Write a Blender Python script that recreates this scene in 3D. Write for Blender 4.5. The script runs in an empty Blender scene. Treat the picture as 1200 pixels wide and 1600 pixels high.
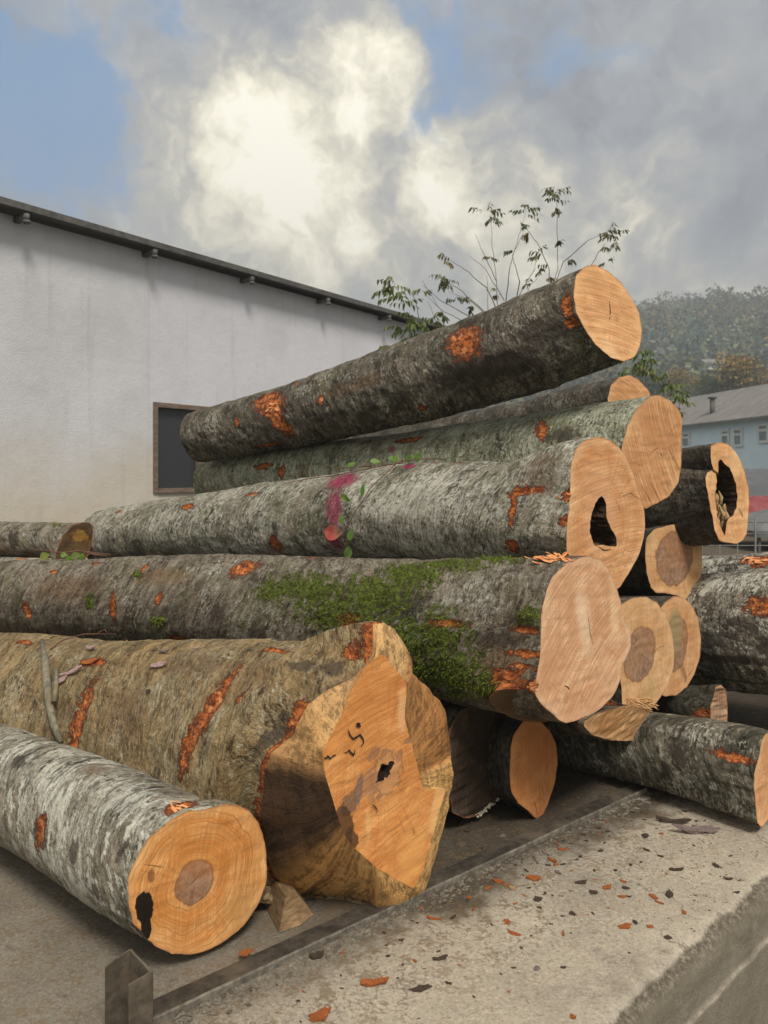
import bpy, math, random
import numpy as np
from mathutils import Vector
R = math.radians
random.seed(7); rng = np.random.default_rng(7)
sc = bpy.context.scene
COL = sc.collection

# ---------------------------------------------------------------- camera
F = 1180.0; CX = 600.0; HZ = 740.0; CAMZ = 1.5      # focal length in photo pixels, horizon row, eye height
cam_d = bpy.data.cameras.new('camera'); cam = bpy.data.objects.new('camera', cam_d); COL.objects.link(cam)
cam.location = (0, 0, CAMZ); cam.rotation_euler = (R(90), 0, 0)
cam_d.sensor_fit = 'VERTICAL'; cam_d.sensor_height = 36.0; cam_d.lens = F / 1600 * 36
cam_d.shift_y = -(800 - HZ) / 1600
cam_d.clip_start = 0.05; cam_d.clip_end = 3000
cam_d.dof.use_dof = True; cam_d.dof.focus_distance = 3.0; cam_d.dof.aperture_fstop = 4.5
sc.camera = cam

# ---------------------------------------------------------------- world, sun, exposure
SUN_AZ, SUN_EL = 160.0, 54.0        # azimuth clockwise from the view direction
sc.view_settings.view_transform = 'Standard'; sc.view_settings.look = 'None'
sc.view_settings.exposure = 0.52; sc.view_settings.gamma = 1.0
world = bpy.data.worlds.new('World'); sc.world = world; world.use_nodes = True

def W(px, py, d):
    return np.array([(px - CX) / F * d, d, CAMZ - (py - HZ) / F * d])
def pdir(px, py):
    v = np.array([(px - CX) / F, 1.0, -(py - HZ) / F]); return v / np.linalg.norm(v)

class NT:
    """small node-building helper"""
    def __init__(s, tree): s.t = tree; s.n = tree.nodes; s.l = tree.links
    def put(s, sock, v):
        if v is None: return
        if hasattr(v, 'is_output'): s.l.new(v, sock)
        else:
            if sock.type == 'RGBA' and hasattr(v, '__len__') and len(v) == 3: v = (*v, 1)
            sock.default_value = v
    def math(s, op, a, b=None, c=None, clamp=False):
        n = s.n.new('ShaderNodeMath'); n.operation = op; n.use_clamp = clamp
        for i, v in enumerate((a, b, c)): s.put(n.inputs[i], v)
        return n.outputs[0]
    def vmath(s, op, a, b=None, scale=None):
        n = s.n.new('ShaderNodeVectorMath'); n.operation = op
        s.put(n.inputs[0], a); s.put(n.inputs[1], b)
        if scale is not None: s.put(n.inputs['Scale'], scale)
        return n.outputs['Value'] if op in ('LENGTH', 'DOT_PRODUCT', 'DISTANCE') else n.outputs[0]
    def noise(s, vec, scale=1, detail=4, rough=.55, dist=0, color=False):
        n = s.n.new('ShaderNodeTexNoise'); s.put(n.inputs['Vector'], vec); s.put(n.inputs['Scale'], scale)
        s.put(n.inputs['Detail'], detail); s.put(n.inputs['Roughness'], rough); s.put(n.inputs['Distortion'], dist)
        return n.outputs['Color'] if color else n.outputs['Fac']
    def voro(s, vec, scale=1, feature='F1', out='Distance', rnd=1):
        n = s.n.new('ShaderNodeTexVoronoi'); n.feature = feature; s.put(n.inputs['Vector'], vec)
        s.put(n.inputs['Scale'], scale); s.put(n.inputs['Randomness'], rnd); return n.outputs[out]
    def sst(s, v, lo, hi, a=0.0, b=1.0, kind='SMOOTHSTEP'):
        n = s.n.new('ShaderNodeMapRange'); n.interpolation_type = kind
        s.put(n.inputs['Value'], v); s.put(n.inputs['From Min'], lo); s.put(n.inputs['From Max'], hi)
        s.put(n.inputs['To Min'], a); s.put(n.inputs['To Max'], b); return n.outputs[0]
    def mix(s, f, a, b, mode='MIX'):
        n = s.n.new('ShaderNodeMix'); n.data_type = 'RGBA'; n.blend_type = mode
        s.put(n.inputs['Factor'], f); s.put(n.inputs['A'] if False else n.inputs[6], a); s.put(n.inputs[7], b)
        return n.outputs[2]
    def attr(s, name, out='Fac'):
        n = s.n.new('ShaderNodeAttribute'); n.attribute_name = name; return n.outputs[out]
    def coord(s, out='Object'): return s.n.new('ShaderNodeTexCoord').outputs[out]
    def geo(s, out='Position'): return s.n.new('ShaderNodeNewGeometry').outputs[out]
    def sep(s, v):
        n = s.n.new('ShaderNodeSeparateXYZ'); s.put(n.inputs[0], v); return n.outputs
    def comb(s, x, y, z):
        n = s.n.new('ShaderNodeCombineXYZ')
        for i, v in enumerate((x, y, z)): s.put(n.inputs[i], v)
        return n.outputs[0]
    def ramp(s, f, stops, interp='LINEAR'):
        n = s.n.new('ShaderNodeValToRGB'); s.put(n.inputs[0], f); e = n.color_ramp.elements; n.color_ramp.interpolation = interp
        while len(e) < len(stops): e.new(.5)
        for i, (p, c) in enumerate(stops): e[i].position = p; e[i].color = (*c, 1) if len(c) == 3 else c
        return n.outputs[0]
    def add(s, *v):
        r = v[0]
        for x in v[1:]: r = s.math('ADD', r, x)
        return r
    def mul(s, *v):
        r = v[0]
        for x in v[1:]: r = s.math('MULTIPLY', r, x)
        return r

class Mat(NT):
    def __init__(s, name):
        s.m = bpy.data.materials.new(name); s.m.use_nodes = True; super().__init__(s.m.node_tree)
        s.b = s.n['Principled BSDF']
    def done(s, color, rough=.8, height=None, dist=.004, spec=.3, strength=1.0, metal=None):
        s.put(s.b.inputs['Base Color'], color); s.put(s.b.inputs['Roughness'], rough)
        s.put(s.b.inputs['Specular IOR Level'], spec)
        if metal is not None: s.put(s.b.inputs['Metallic'], metal)
        if height is not None:
            n = s.n.new('ShaderNodeBump'); s.put(n.inputs['Height'], height); s.put(n.inputs['Distance'], dist)
            s.put(n.inputs['Strength'], strength); s.l.new(n.outputs[0], s.b.inputs['Normal'])
        return s.m

# ---- sky: Nishita blue seen between procedural clouds, laid out by direction
w = NT(world.node_tree)
bg = w.n['Background']; WS = 0.1
sky = w.n.new('ShaderNodeTexSky'); sky.sky_type = 'NISHITA'; sky.sun_disc = False
sky.sun_elevation = R(SUN_EL); sky.sun_rotation = R(SUN_AZ); sky.air_density = 1.0; sky.dust_density = .6; sky.ozone_density = 2.0
D0 = w.coord('Generated')
wn = w.vmath('SUBTRACT', w.noise(D0, 3.2, 5, .6, color=True), (.5, .5, .5))
D = w.vmath('ADD', D0, w.vmath('SCALE', wn, scale=.22))
wf = w.vmath('SUBTRACT', w.noise(D0, 11, 6, .62, color=True), (.5, .5, .5))
D = w.vmath('ADD', D, w.vmath('SCALE', wf, scale=.055))
def blob(px, py, rp, wt, sharp=1.0, ax=1.0):
    c = Vector(pdir(px, py)); r = rp / F
    dd = w.vmath('DISTANCE', D, tuple(c))
    return w.mul(w.sst(dd, r * (1.25 if sharp < 1 else 1.1), r * (.0 if sharp < 1 else .55)), wt)
bright = None
for b in [(430, 235, 190, .52, .5), (420, 225, 110, .30, .5), (590, 130, 95, .62, 1), (600, 110, 60, .25, .5), (765, 262, 130, .5, 1), (720, 300, 70, .2, .5),
          (500, 345, 120, .28, .5), (1000, 330, 130, .30, .5), (1060, 190, 150, .28, .5), (240, 150, 190, .2, .5),
          (880, 390, 150, .32, .5), (545, 375, 50, .3, .5), (580, 440, 330, .42, .5), (980, 430, 240, .40, .5), (110, 170, 60, .3, .5), (300, 330, 220, .16, .5),
          (320, 30, 60, .2, .5)]:
    v = blob(*b); bright = v if bright is None else w.add(bright, v)
dark = None
for b in [(980, 80, 330, .26, .5), (870, 230, 120, .22, .5), (1150, 300, 160, .20, .5), (480, 30, 160, .16, .5), (180, 290, 120, .08, .5), (1020, 330, 60, .05, .5),
          (20, 70, 120, .10, .5)]:
    v = blob(*b); dark = v if dark is None else w.add(dark, v)
n1 = w.noise(D, 5.5, 9, .6); n2 = w.noise(D, 22, 6, .62)
B = w.add(.37, w.mul(bright, .66), w.mul(w.math('SUBTRACT', n1, .5), 1.25), w.mul(w.math('SUBTRACT', n2, .5), .50), w.mul(w.math('SUBTRACT', w.noise(D, 60, 4, .6), .5), .12))
B = w.math('SUBTRACT', B, dark)
sdv = (math.sin(R(SUN_AZ)) * math.cos(R(SUN_EL)), math.cos(R(SUN_AZ)) * math.cos(R(SUN_EL)), math.sin(R(SUN_EL)))
B = w.add(B, w.sst(w.vmath('DOT_PRODUCT', D0, sdv), -.2, .8, 0, .38))       # unseen cloud glow round the sun, added behind the camera as soft fill
cl = w.ramp(B, [(0.0, (.16, .175, .21)), (.25, (.22, .235, .262)), (.45, (.285, .292, .302)), (.60, (.38, .37, .335)), (.78, (.60, .565, .455)), (.95, (.82, .77, .62)), (1, (.86, .82, .70))])
blue = None
for b in [(40, 215, 170, 1.0, .5), (110, 130, 95, .85, .5), (250, 20, 80, .7, .5), (300, 70, 55, .6, .5), (760, 90, 140, .55, .5), (665, 205, 80, .6, .5), (560, 215, 0.1, .1, .5),
          (200, 310, 160, .42, .5), (525, 300, 70, .6, .5), (930, 290, 50, .7, .5), (700, 20, 120, .5, .5), (985, 415, 70, .45, .5), (475, 410, 60, .5, .5), (30, 20, 130, .35, .5)]:
    v = blob(*b); blue = v if blue is None else w.add(blue, v)
gl = w.noise(D0, 1.7, 4, .55)                       # broad gaps elsewhere in the sky
blue = w.add(blue, w.mul(w.math('SUBTRACT', w.noise(D, 9, 8, .62), .5), 2.6), w.mul(w.math('SUBTRACT', n2, .5), .8), w.sst(gl, .62, .75, 0, .5), -.12)
blue = w.math('SUBTRACT', blue, w.mul(bright, .75))
bm = w.sst(blue, .05, .85, 0, .92)
bluec = w.mix(.62, w.vmath('SCALE', sky.outputs[0], scale=.06), (.15, .295, .51))
fin = w.vmath('SCALE', w.mix(bm, cl, bluec), scale=1.12)
# below the horizon the ground light is dull
dz = w.sep(D0)[2]
fin = w.mix(w.sst(dz, .02, -.05), fin, (.16, .15, .13))
w.put(bg.inputs[0], w.vmath('SCALE', fin, scale=1 / WS)); bg.inputs[1].default_value = WS

sun_d = bpy.data.lights.new('sun', 'SUN'); sun = bpy.data.objects.new('sun', sun_d); COL.objects.link(sun)
sun_d.energy = 2.9; sun_d.angle = R(16); sun_d.color = (1, .93, .83)
sdir = Vector((math.sin(R(SUN_AZ)) * math.cos(R(SUN_EL)), math.cos(R(SUN_AZ)) * math.cos(R(SUN_EL)), math.sin(R(SUN_EL))))
sun.rotation_euler = sdir.to_track_quat('Z', 'Y').to_euler()

# ---------------------------------------------------------------- mesh helpers
def vnoise(P, seed=0):
    P = np.asarray(P, float); I = np.floor(P).astype(np.int64); f = P - I; u = f * f * (3 - 2 * f)
    def h(dx, dy, dz):
        n = ((I[..., 0] + dx) * 73856093) ^ ((I[..., 1] + dy) * 19349663) ^ ((I[..., 2] + dz) * 83492791) ^ (seed * 2654435761 & 0xffffffff)
        n = (n ^ (n >> 13)) * 1274126177 & 0xffffffff; n = (n ^ (n >> 16)) * 2246822519 & 0xffffffff
        return ((n >> 8) & 0xffff) / 32767.5 - 1
    x = u[..., 0]; y = u[..., 1]; z = u[..., 2]
    def L(a, b, t): return a + (b - a) * t
    return L(L(L(h(0,0,0), h(1,0,0), x), L(h(0,1,0), h(1,1,0), x), y), L(L(h(0,0,1), h(1,0,1), x), L(h(0,1,1), h(1,1,1), x), y), z)
def fbm(P, seed=0, octv=3):
    r = 0; a = 1; P = np.asarray(P, float)
    for k in range(octv): r = r + a * vnoise(P * 2 ** k + k * 7.3, seed + k); a *= .5
    return r
def sstep(a, b, x):
    t = np.clip((x - a) / (b - a), 0, 1); return t * t * (3 - 2 * t)

def link(name, me, mat, parent=None):
    o = bpy.data.objects.new(name, me); COL.objects.link(o)
    if mat is not None: me.materials.append(mat)
    if parent is not None: o.parent = parent
    return o
def raw_mesh(name, V, quads=None, tris=None, attrs=None, smooth=True):
    V = np.asarray(V, np.float32).reshape(-1, 3); me = bpy.data.meshes.new(name)
    quads = np.zeros((0, 4), int) if quads is None else np.asarray(quads).reshape(-1, 4)
    tris = np.zeros((0, 3), int) if tris is None else np.asarray(tris).reshape(-1, 3)
    me.vertices.add(len(V)); me.vertices.foreach_set('co', V.ravel())
    nl = len(quads) * 4 + len(tris) * 3; me.loops.add(nl)
    me.loops.foreach_set('vertex_index', np.concatenate([quads.ravel(), tris.ravel()]).astype(np.int32))
    npoly = len(quads) + len(tris); me.polygons.add(npoly)
    ls = np.concatenate([np.arange(len(quads)) * 4, len(quads) * 4 + np.arange(len(tris)) * 3]).astype(np.int32)
    me.polygons.foreach_set('loop_start', ls)
    me.polygons.foreach_set('use_smooth', np.full(npoly, smooth))
    for k, a in (attrs or {}).items():
        a = np.asarray(a, np.float32)
        if a.ndim == 2 and a.shape[1] == 3:
            at = me.attributes.new(k, 'FLOAT_VECTOR', 'POINT'); at.data.foreach_set('vector', a.ravel())
        else:
            at = me.attributes.new(k, 'FLOAT', 'POINT'); at.data.foreach_set('value', a.ravel())
    me.update(calc_edges=True); me.validate()
    return me
def grid_idx(M, N, wrap=True, off=0):
    i = np.arange(M - 1)[:, None]; j = np.arange(N if wrap else N - 1)[None, :]; j2 = (j + 1) % N
    return np.stack([i * N + j, i * N + j2, (i + 1) * N + j2, (i + 1) * N + j], -1).reshape(-1, 4) + off
def tag(o, label=None, cat=None, group=None, kind=None):
    if label: o['label'] = label
    if cat: o['category'] = cat
    if group: o['group'] = group
    if kind: o['kind'] = kind
    return o
def empty(name, loc=(0, 0, 0)):
    o = bpy.data.objects.new(name, None); COL.objects.link(o); o.location = [float(v) for v in loc]; o.empty_display_size = .1; return o
def adopt(o, parent):      # keep world coordinates under a placed Empty
    o.parent = parent; o.matrix_parent_inverse = __import__('mathutils').Matrix.Translation(-parent.location); return o

class MB:
    """collects shapes into one mesh"""
    def __init__(s): s.v = []; s.q = []; s.t = []; s.n = 0
    def grid(s, P, wrap=False):
        P = np.asarray(P, float); M, N = P.shape[:2]; s.q.append(grid_idx(M, N, wrap, s.n)); s.v.append(P.reshape(-1, 3)); s.n += M * N
    def box(s, c, size, rz=0, rx=0, ry=0):
        x, y, z = np.array(size) / 2
        P = np.array([[-x,-y,-z],[x,-y,-z],[x,y,-z],[-x,y,-z],[-x,-y,z],[x,-y,z],[x,y,z],[-x,y,z]])
        from mathutils import Euler
        Mx = np.array(Euler((rx, ry, rz)).to_matrix()); P = P @ Mx.T + np.array(c)
        s.q.append(np.array([[0,3,2,1],[4,5,6,7],[0,1,5,4],[1,2,6,5],[2,3,7,6],[3,0,4,7]]) + s.n); s.v.append(P); s.n += 8
    def hexa(s, P):      # 8 corners: bottom 4, top 4
        s.q.append(np.array([[0,3,2,1],[4,5,6,7],[0,1,5,4],[1,2,6,5],[2,3,7,6],[3,0,4,7]]) + s.n); s.v.append(np.array(P, float)); s.n += 8
    def tube(s, pts, rad, n=8, cap=True):
        pts = np.asarray(pts, float); m = len(pts); rad = np.full(m, rad) if np.isscalar(rad) else np.asarray(rad)
        T = np.gradient(pts, axis=0); T /= np.linalg.norm(T, axis=1)[:, None] + 1e-9
        ref = np.array([0, 0, 1.]) if abs(T[0][2]) < .9 else np.array([1., 0, 0])
        A = np.cross(T, ref); A /= np.linalg.norm(A, axis=1)[:, None] + 1e-9; Bv = np.cross(A, T)
        th = np.linspace(0, 2 * np.pi, n, endpoint=False)
        G = pts[:, None] + rad[:, None, None] * (np.cos(th)[None, :, None] * A[:, None] + np.sin(th)[None, :, None] * Bv[:, None])
        if cap: G = np.concatenate([pts[:1, None].repeat(n, 1), G, pts[-1:, None].repeat(n, 1)], 0)
        s.grid(G, True)
    def tri(s, P):
        s.t.append(np.array([[0, 1, 2]]) + s.n); s.v.append(np.array(P, float)); s.n += 3
    def quad(s, P):
        s.q.append(np.array([[0, 1, 2, 3]]) + s.n); s.v.append(np.array(P, float)); s.n += 4
    def mesh(s, name, smooth=True, attrs=None):
        return raw_mesh(name, np.concatenate(s.v), np.concatenate(s.q) if s.q else None, np.concatenate(s.t) if s.t else None, attrs, smooth)
    def build(s, name, mat, parent=None, smooth=False, attrs=None):
        return link(name, s.mesh(name, smooth, attrs), mat, parent)

# ---------------------------------------------------------------- materials
def bark(name, dark, mid, pale, green=(.16, .18, .10), pale_amt=.5, blotch=.3, brown=0.0, streak=1.0, tilt=.0, fine=1.0, wet=.0):
    m = Mat(name); V = m.attr('cyl', 'Vector')
    warp = m.vmath('SCALE', m.vmath('SUBTRACT', m.noise(V, 5, 4, .6, color=True), (.5, .5, .5)), scale=.05)
    Vw = m.vmath('ADD', V, warp)
    s1 = m.noise(m.vmath('MULTIPLY', Vw, (110, 26, 26)), 1, 4, .68)           # fine streaks round the trunk
    s2 = m.noise(m.vmath('MULTIPLY', Vw, (22, 6, 6)), 1, 5, .62)
    s3 = m.noise(m.vmath('MULTIPLY', Vw, (6, 2.6, 2.6)), 1, 4, .6)
    lo = m.noise(V, 2.4, 3, .55); lo2 = m.noise(m.vmath('ADD', V, (9, 3, 5)), 4.2, 4, .6)
    f = m.noise(V, 190, 4, .7)
    f2 = m.noise(V, 55, 5, .68)
    t = m.add(m.mul(s2, .5), m.mul(f2, .35), m.mul(s3, .35), -.1)
    c = m.mix(m.sst(t, .38, .66), dark, mid)
    c = m.mix(m.mul(m.sst(lo2, .48, .66), .55), c, green)
    if brown: c = m.mix(m.mul(m.sst(m.add(lo, m.mul(m.math('SUBTRACT', s3, .5), .6)), .42, .62), brown), c, (.155, .085, .045))
    lch = m.sst(m.attr('lichen'), -.35, .55, 0, .065)
    lo3 = m.noise(m.vmath('ADD', V, (3, 7, 1)), 7, 4, .6)
    a = m.add(m.mul(s1, .50), m.mul(f2, .50), m.mul(m.math('SUBTRACT', s3, .5), .30), m.mul(m.math('SUBTRACT', lo, .5), .30), m.mul(m.math('SUBTRACT', lo3, .5), .22), lch)
    th_ = .63 - .20 * pale_amt
    c = m.mix(m.mul(m.sst(a, th_ - .07, th_ + .02), .35), c, pale)
    pm = m.sst(a, th_, th_ + .035)
    c = m.mix(m.mul(pm, .9 * streak), c, m.mix(m.sst(f, .35, .65), tuple(v * .72 for v in pale), tuple(min(1, v * 1.12) for v in pale)))
    bl = m.add(m.mul(m.noise(m.vmath('MULTIPLY', Vw, (24, 9, 9)), 1, 4, .55), .6), m.mul(lo2, .5))
    bmk = m.sst(m.add(bl, m.mul(m.math('SUBTRACT', f2, .5), .25), lch), .70 - .13 * blotch, .73 - .13 * blotch)
    c = m.mix(m.mul(bmk, min(1, .25 + blotch * 1.3)), c, m.mix(m.sst(f, .3, .65), pale, tuple(min(.8, v * 1.15) for v in pale)))
    vc = m.n.new('ShaderNodeTexVoronoi'); m.put(vc.inputs['Vector'], m.vmath('ADD', m.vmath('MULTIPLY', Vw, (62, 24, 24)), m.vmath('SCALE', m.noise(V, 30, 4, .6, color=True), scale=1.4))); vc.inputs['Scale'].default_value = 1
    vr = m.sep(vc.outputs['Color'])[0]; vc2 = m.n.new('ShaderNodeTexVoronoi'); m.put(vc2.inputs['Vector'], m.vmath('ADD', m.vmath('MULTIPLY', Vw, (20, 9, 9)), m.vmath('SCALE', m.noise(V, 14, 4, .6, color=True), scale=1.3))); vc2.inputs['Scale'].default_value = 1; vr2 = m.sep(vc2.outputs['Color'])[0]
    c = m.mix(m.sst(vr, 0, .45, .32, 0), c, m.vmath('SCALE', c, scale=.40)); c = m.mix(m.sst(vr, .6, 1, 0, .45), c, m.mix(.5, c, pale))
    c = m.mix(m.sst(vr2, 0, .4, .36, 0), c, m.vmath('SCALE', c, scale=.45)); c = m.mix(m.sst(vr2, .65, 1, 0, .35), c, mid)
    dk = m.sst(m.add(m.mul(s2, .45), m.mul(f2, .35), m.mul(s1, .30)), .485, .435)                # dark pits and cracks
    c = m.mix(m.mul(dk, .7), c, tuple(v * .5 for v in dark))
    c = m.mix(m.sst(f, .48, .70, 0, .55), c, (.02, .018, .014), 'MIX')
    # fine dirt flecks
    vf = m.voro(V, 85); c = m.mix(m.mul(m.sst(vf, .18, .10), .5), c, tuple(v * .5 for v in dark))
    n3 = m.noise(V, 26, 5, .65)
    def mask(att, amp, lo=-.05, hi=.07):
        return m.sst(m.add(m.attr(att), m.mul(m.math('SUBTRACT', n3, .5), amp), m.mul(m.math('SUBTRACT', s1, .5), amp * .4)), lo, hi)
    dm = mask('dark', 2.6, -.1, .35); c = m.mix(m.mul(dm, .8), c, (.055, .042, .032))
    bw = mask('brown', 2.2, -.3, .6); c = m.mix(m.mul(bw, .55), c, m.mix(f2, (.05, .03, .018), (.30, .17, .08)))
    mo = mask('moss', 4.2, .10, .35); mc = m.mix(m.sst(f2, .3, .7), (.025, .034, .006), (.17, .215, .02)); c = m.mix(m.mul(mo, .92), c, mc)
    pa = mask('paint', 1.1, -.25, .5); c = m.mix(m.mul(pa, .85, m.sst(f2, .25, .55, .45, 1)), c, (.30, .012, .075))
    wn_ = m.add(m.mul(m.math('SUBTRACT', m.noise(V, 34, 5, .7), .5), 3.4), m.mul(m.math('SUBTRACT', s1, .5), 1.2))
    wv_ = m.add(m.attr('wound'), wn_, .28); wo = m.sst(wv_, .0, .06); wi = m.sst(wv_, .06, .75)
    wc = m.mix(m.sst(m.noise(m.vmath('MULTIPLY', V, (30, 60, 60)), 1, 5, .7), .36, .62), (.15, .032, .010), (.62, .185, .045))
    wc = m.mix(m.mul(m.sst(m.noise(V, 38, 3, .5), .56, .64), .6), wc, (.80, .38, .15))
    wc = m.mix(wi, (.11, .03, .012), wc)
    c = m.mix(wo, c, wc)
    cr = m.sst(m.math('ABSOLUTE', m.math('SUBTRACT', m.noise(m.vmath('MULTIPLY', Vw, (13, 3.2, 3.2)), 1, 5, .6), .5)), .0, .022); c = m.mix(m.mul(m.math('SUBTRACT', 1, cr), (.5 * streak), m.math('SUBTRACT', 1, wo)), c, tuple(v * .4 for v in dark))
    h = m.add(m.mul(cr, .35), m.mul(vr, .35), m.mul(vr2, .5), m.mul(s1, .45 * fine), m.mul(s2, .7), m.mul(f2, 1.1), m.mul(f, .35), m.mul(pm, .18), m.mul(bmk, .12), m.mul(dk, -.5), m.mul(wo, -.75), m.mul(mo, m.mul(n3, 1.5)))
    rg = m.sst(f2, .2, .8, .62 - wet, .92)
    return m.done(c, rg, h, .014, spec=.3)

def bluntmask(m, V2, cx, cy, rx, ry, rot=0, amp=.35, soft=.06, sc_=22):
    """noisy ellipse in the plane of a cut"""
    x, y, _ = m.sep(V2); x = m.math('SUBTRACT', x, cx); y = m.math('SUBTRACT', y, cy)
    c, s = math.cos(rot), math.sin(rot)
    a = m.math('DIVIDE', m.add(m.mul(x, c), m.mul(y, s)), rx); b = m.math('DIVIDE', m.math('SUBTRACT', m.mul(y, c), m.mul(x, s)), ry)
    r = m.math('SQRT', m.add(m.mul(a, a), m.mul(b, b)))
    r = m.add(r, m.mul(m.math('SUBTRACT', m.noise(V2, sc_, 3, .6), .5), amp * 2))
    return m.sst(r, 1 + soft, 1 - soft), r

def cutwood(name, base=(.60, .33, .17), warm=(.55, .20, .06), pale=(.74, .47, .25), pith=(0, 0), saw=60, sawamt=.5, rings=.35,
            heart=None, spots=(), dirt=.15, ringR=.09, age=0.0):
    up_ = 1.0 if max(base) < .3 else 1.15
    base, warm, pale = [tuple(min(.88, q * up_) for q in col_) for col_ in (base, warm, pale)]
    m = Mat(name); V = m.attr('fc', 'Vector')
    rot = R(saw); x, y, _ = m.sep(V)
    px_, py_ = m.math('SUBTRACT', x, pith[0]), m.math('SUBTRACT', y, pith[1])
    rr = m.math('SQRT', m.add(m.mul(px_, px_), m.mul(py_, py_)))
    wv = m.noise(V, 7, 3, .5); rw = m.add(rr, m.mul(m.math('SUBTRACT', wv, .5), .07))
    u = m.add(m.mul(x, math.cos(rot)), m.mul(y, math.sin(rot))); v = m.math('SUBTRACT', m.mul(y, math.cos(rot)), m.mul(x, math.sin(rot)))
    v = m.add(v, m.mul(m.mul(u, u), .35))                 # chainsaw sweeps are slightly curved
    V2 = m.comb(m.mul(u, 2.4), m.mul(v, 92), 0); sw = m.noise(V2, 1, 3, .6)
    V3 = m.comb(m.mul(u, 6.0), m.mul(v, 320), 3.3); sw2 = m.noise(V3, 1, 2, .5)
    big = m.noise(V, 5.5, 4, .6)
    c = m.mix(m.sst(big, .32, .68), base, pale)
    c = m.mix(m.sst(m.noise(m.vmath('ADD', V, (4, 1, 2)), 8, 4, .6), .45, .7, 0, .55), c, warm)
    band = m.noise(m.comb(m.mul(rw, 30), 0, 0), 1, 3, .6); fineb = m.noise(m.comb(m.mul(rw, 170), 2, 0), 1, 2, .6)
    c = m.mix(m.mul(m.sst(band, .42, .66), rings), c, warm)
    c = m.mix(m.mul(m.sst(fineb, .48, .66), min(1, rings * 1.1)), c, tuple(q * .62 for q in warm))
    c = m.mix(m.mul(m.sst(m.math('ABSOLUTE', m.math('SUBTRACT', rw, ringR)), .035, .0), rings * .7), c, tuple(q * .95 for q in warm))
    c = m.mix(m.mul(m.sst(sw, .60, .40), sawamt), c, m.mix(.35, warm, tuple(q * .55 for q in base)))
    c = m.mix(m.mul(m.sst(sw, .55, .75), sawamt * .55), c, tuple(min(.95, q * 1.22) for q in pale))
    c = m.mix(m.sst(sw2, .35, .7, 0, .3 * min(1, sawamt * 2)), c, tuple(q * .55 for q in warm))
    ang = m.math('ARCTAN2', py_, px_); ray = m.noise(m.comb(m.mul(m.math('SINE', ang), 14), m.mul(m.math('COSINE', ang), 14), m.mul(rr, 6)), 1, 4, .65)
    c = m.mix(m.sst(ray, .54, .66, 0, .34), c, tuple(q * .5 for q in warm))
    h = m.add(m.mul(sw, .8), m.mul(sw2, .25))
    if heart:
        hx, hy, hr1, hr2, hrot = heart; k, r_ = bluntmask(m, V, hx, hy, hr1, hr2, hrot, .20, .05, 14)
        hc = m.mix(m.sst(m.noise(V, 28, 5, .65), .3, .7), (.16, .085, .055), (.36, .225, .155))
        hc = m.mix(m.mul(m.sst(sw, .5, .7), .35), hc, (.42, .29, .21))
        edge = m.sst(m.math('ABSOLUTE', m.math('SUBTRACT', r_, 1.0)), .08, .0)
        c = m.mix(m.mul(k, .9), c, hc); c = m.mix(m.mul(edge, .55), c, (.14, .06, .03))
    # dirt, grain, stains
    g = m.noise(V, 120, 5, .7); c = m.mix(m.sst(g, .50, .74, 0, .35), c, tuple(q * .5 for q in warm))
    dd = m.noise(V, 16, 5, .7); c = m.mix(m.sst(m.add(dd, m.mul(m.math('SUBTRACT', sw, .5), .5)), .54, .74, 0, min(1, dirt * 2.4)), c, (.17, .095, .05)); ds_ = m.voro(V, 75); c = m.mix(m.sst(ds_, .10, .05, 0, .5), c, (.10, .05, .025))
    if age: c = m.mix(m.sst(m.noise(m.vmath('ADD', V, (2, 8, 1)), 6, 5, .7), .35, .6, 0, age), c, (.09, .075, .05))
    rim = m.attr('rim'); rn = m.add(rim, m.mul(m.math('SUBTRACT', m.noise(V, 60, 4, .7), .5), .012), m.mul(m.math('SUBTRACT', m.noise(V, 9, 3, .6), .5), .022))
    c = m.mix(m.sst(rn, .007, .002, 0, .85), c, (.36, .13, .05)); c = m.mix(m.sst(rn, .0015, -.001, 0, .9), c, (.07, .035, .02))
    c = m.mix(m.sst(rn, .050, .01, 0, .30), c, pale); pt = m.noise(V, 3.3, 4, .6); c = m.mix(m.sst(pt, .40, .60, .35, 0), c, tuple(q * .72 for q in warm))
    for (sx, sy, s1_, s2_, rt, colr, amp, soft, amt) in spots:
        k, r_ = bluntmask(m, V, sx, sy, s1_, s2_, rt, amp, soft, 30); c = m.mix(m.mul(k, amt), c, colr)
    return m.done(c, m.sst(g, .3, .7, .72, .9), m.add(h, m.mul(g, .5)), .0028, spec=.22)

def simple(name, c1, c2, scale=20, rough=.8, dist=.003, metal=None, co='Object', st=(1, 1, 1), spec=.3, c3=None):
    m = Mat(name); V = m.vmath('MULTIPLY', m.coord(co), st); n = m.noise(V, scale, 6, .65); n2 = m.noise(V, scale * .17, 4, .6)
    c = m.mix(m.sst(m.add(m.mul(n, .6), m.mul(n2, .4)), .36, .64), c1, c2)
    if c3: c = m.mix(m.sst(n2, .52, .66, 0, .8), c, c3)
    return m.done(c, rough, n, dist, spec=spec, metal=metal)

M_crack = simple('crack_dark', (.035, .015, .008), (.09, .035, .015), 40)
M_hollow = simple('rotten_wood', (.018, .010, .006), (.11, .06, .03), 22, st=(1, 1, 1), dist=.02)
M_hollowpale = simple('pale_rotten_wood', (.26, .16, .07), (.55, .38, .20), 30, dist=.02)
M_old = simple('weathered_wood', (.07, .045, .028), (.20, .15, .10), 30, dist=.01)
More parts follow.
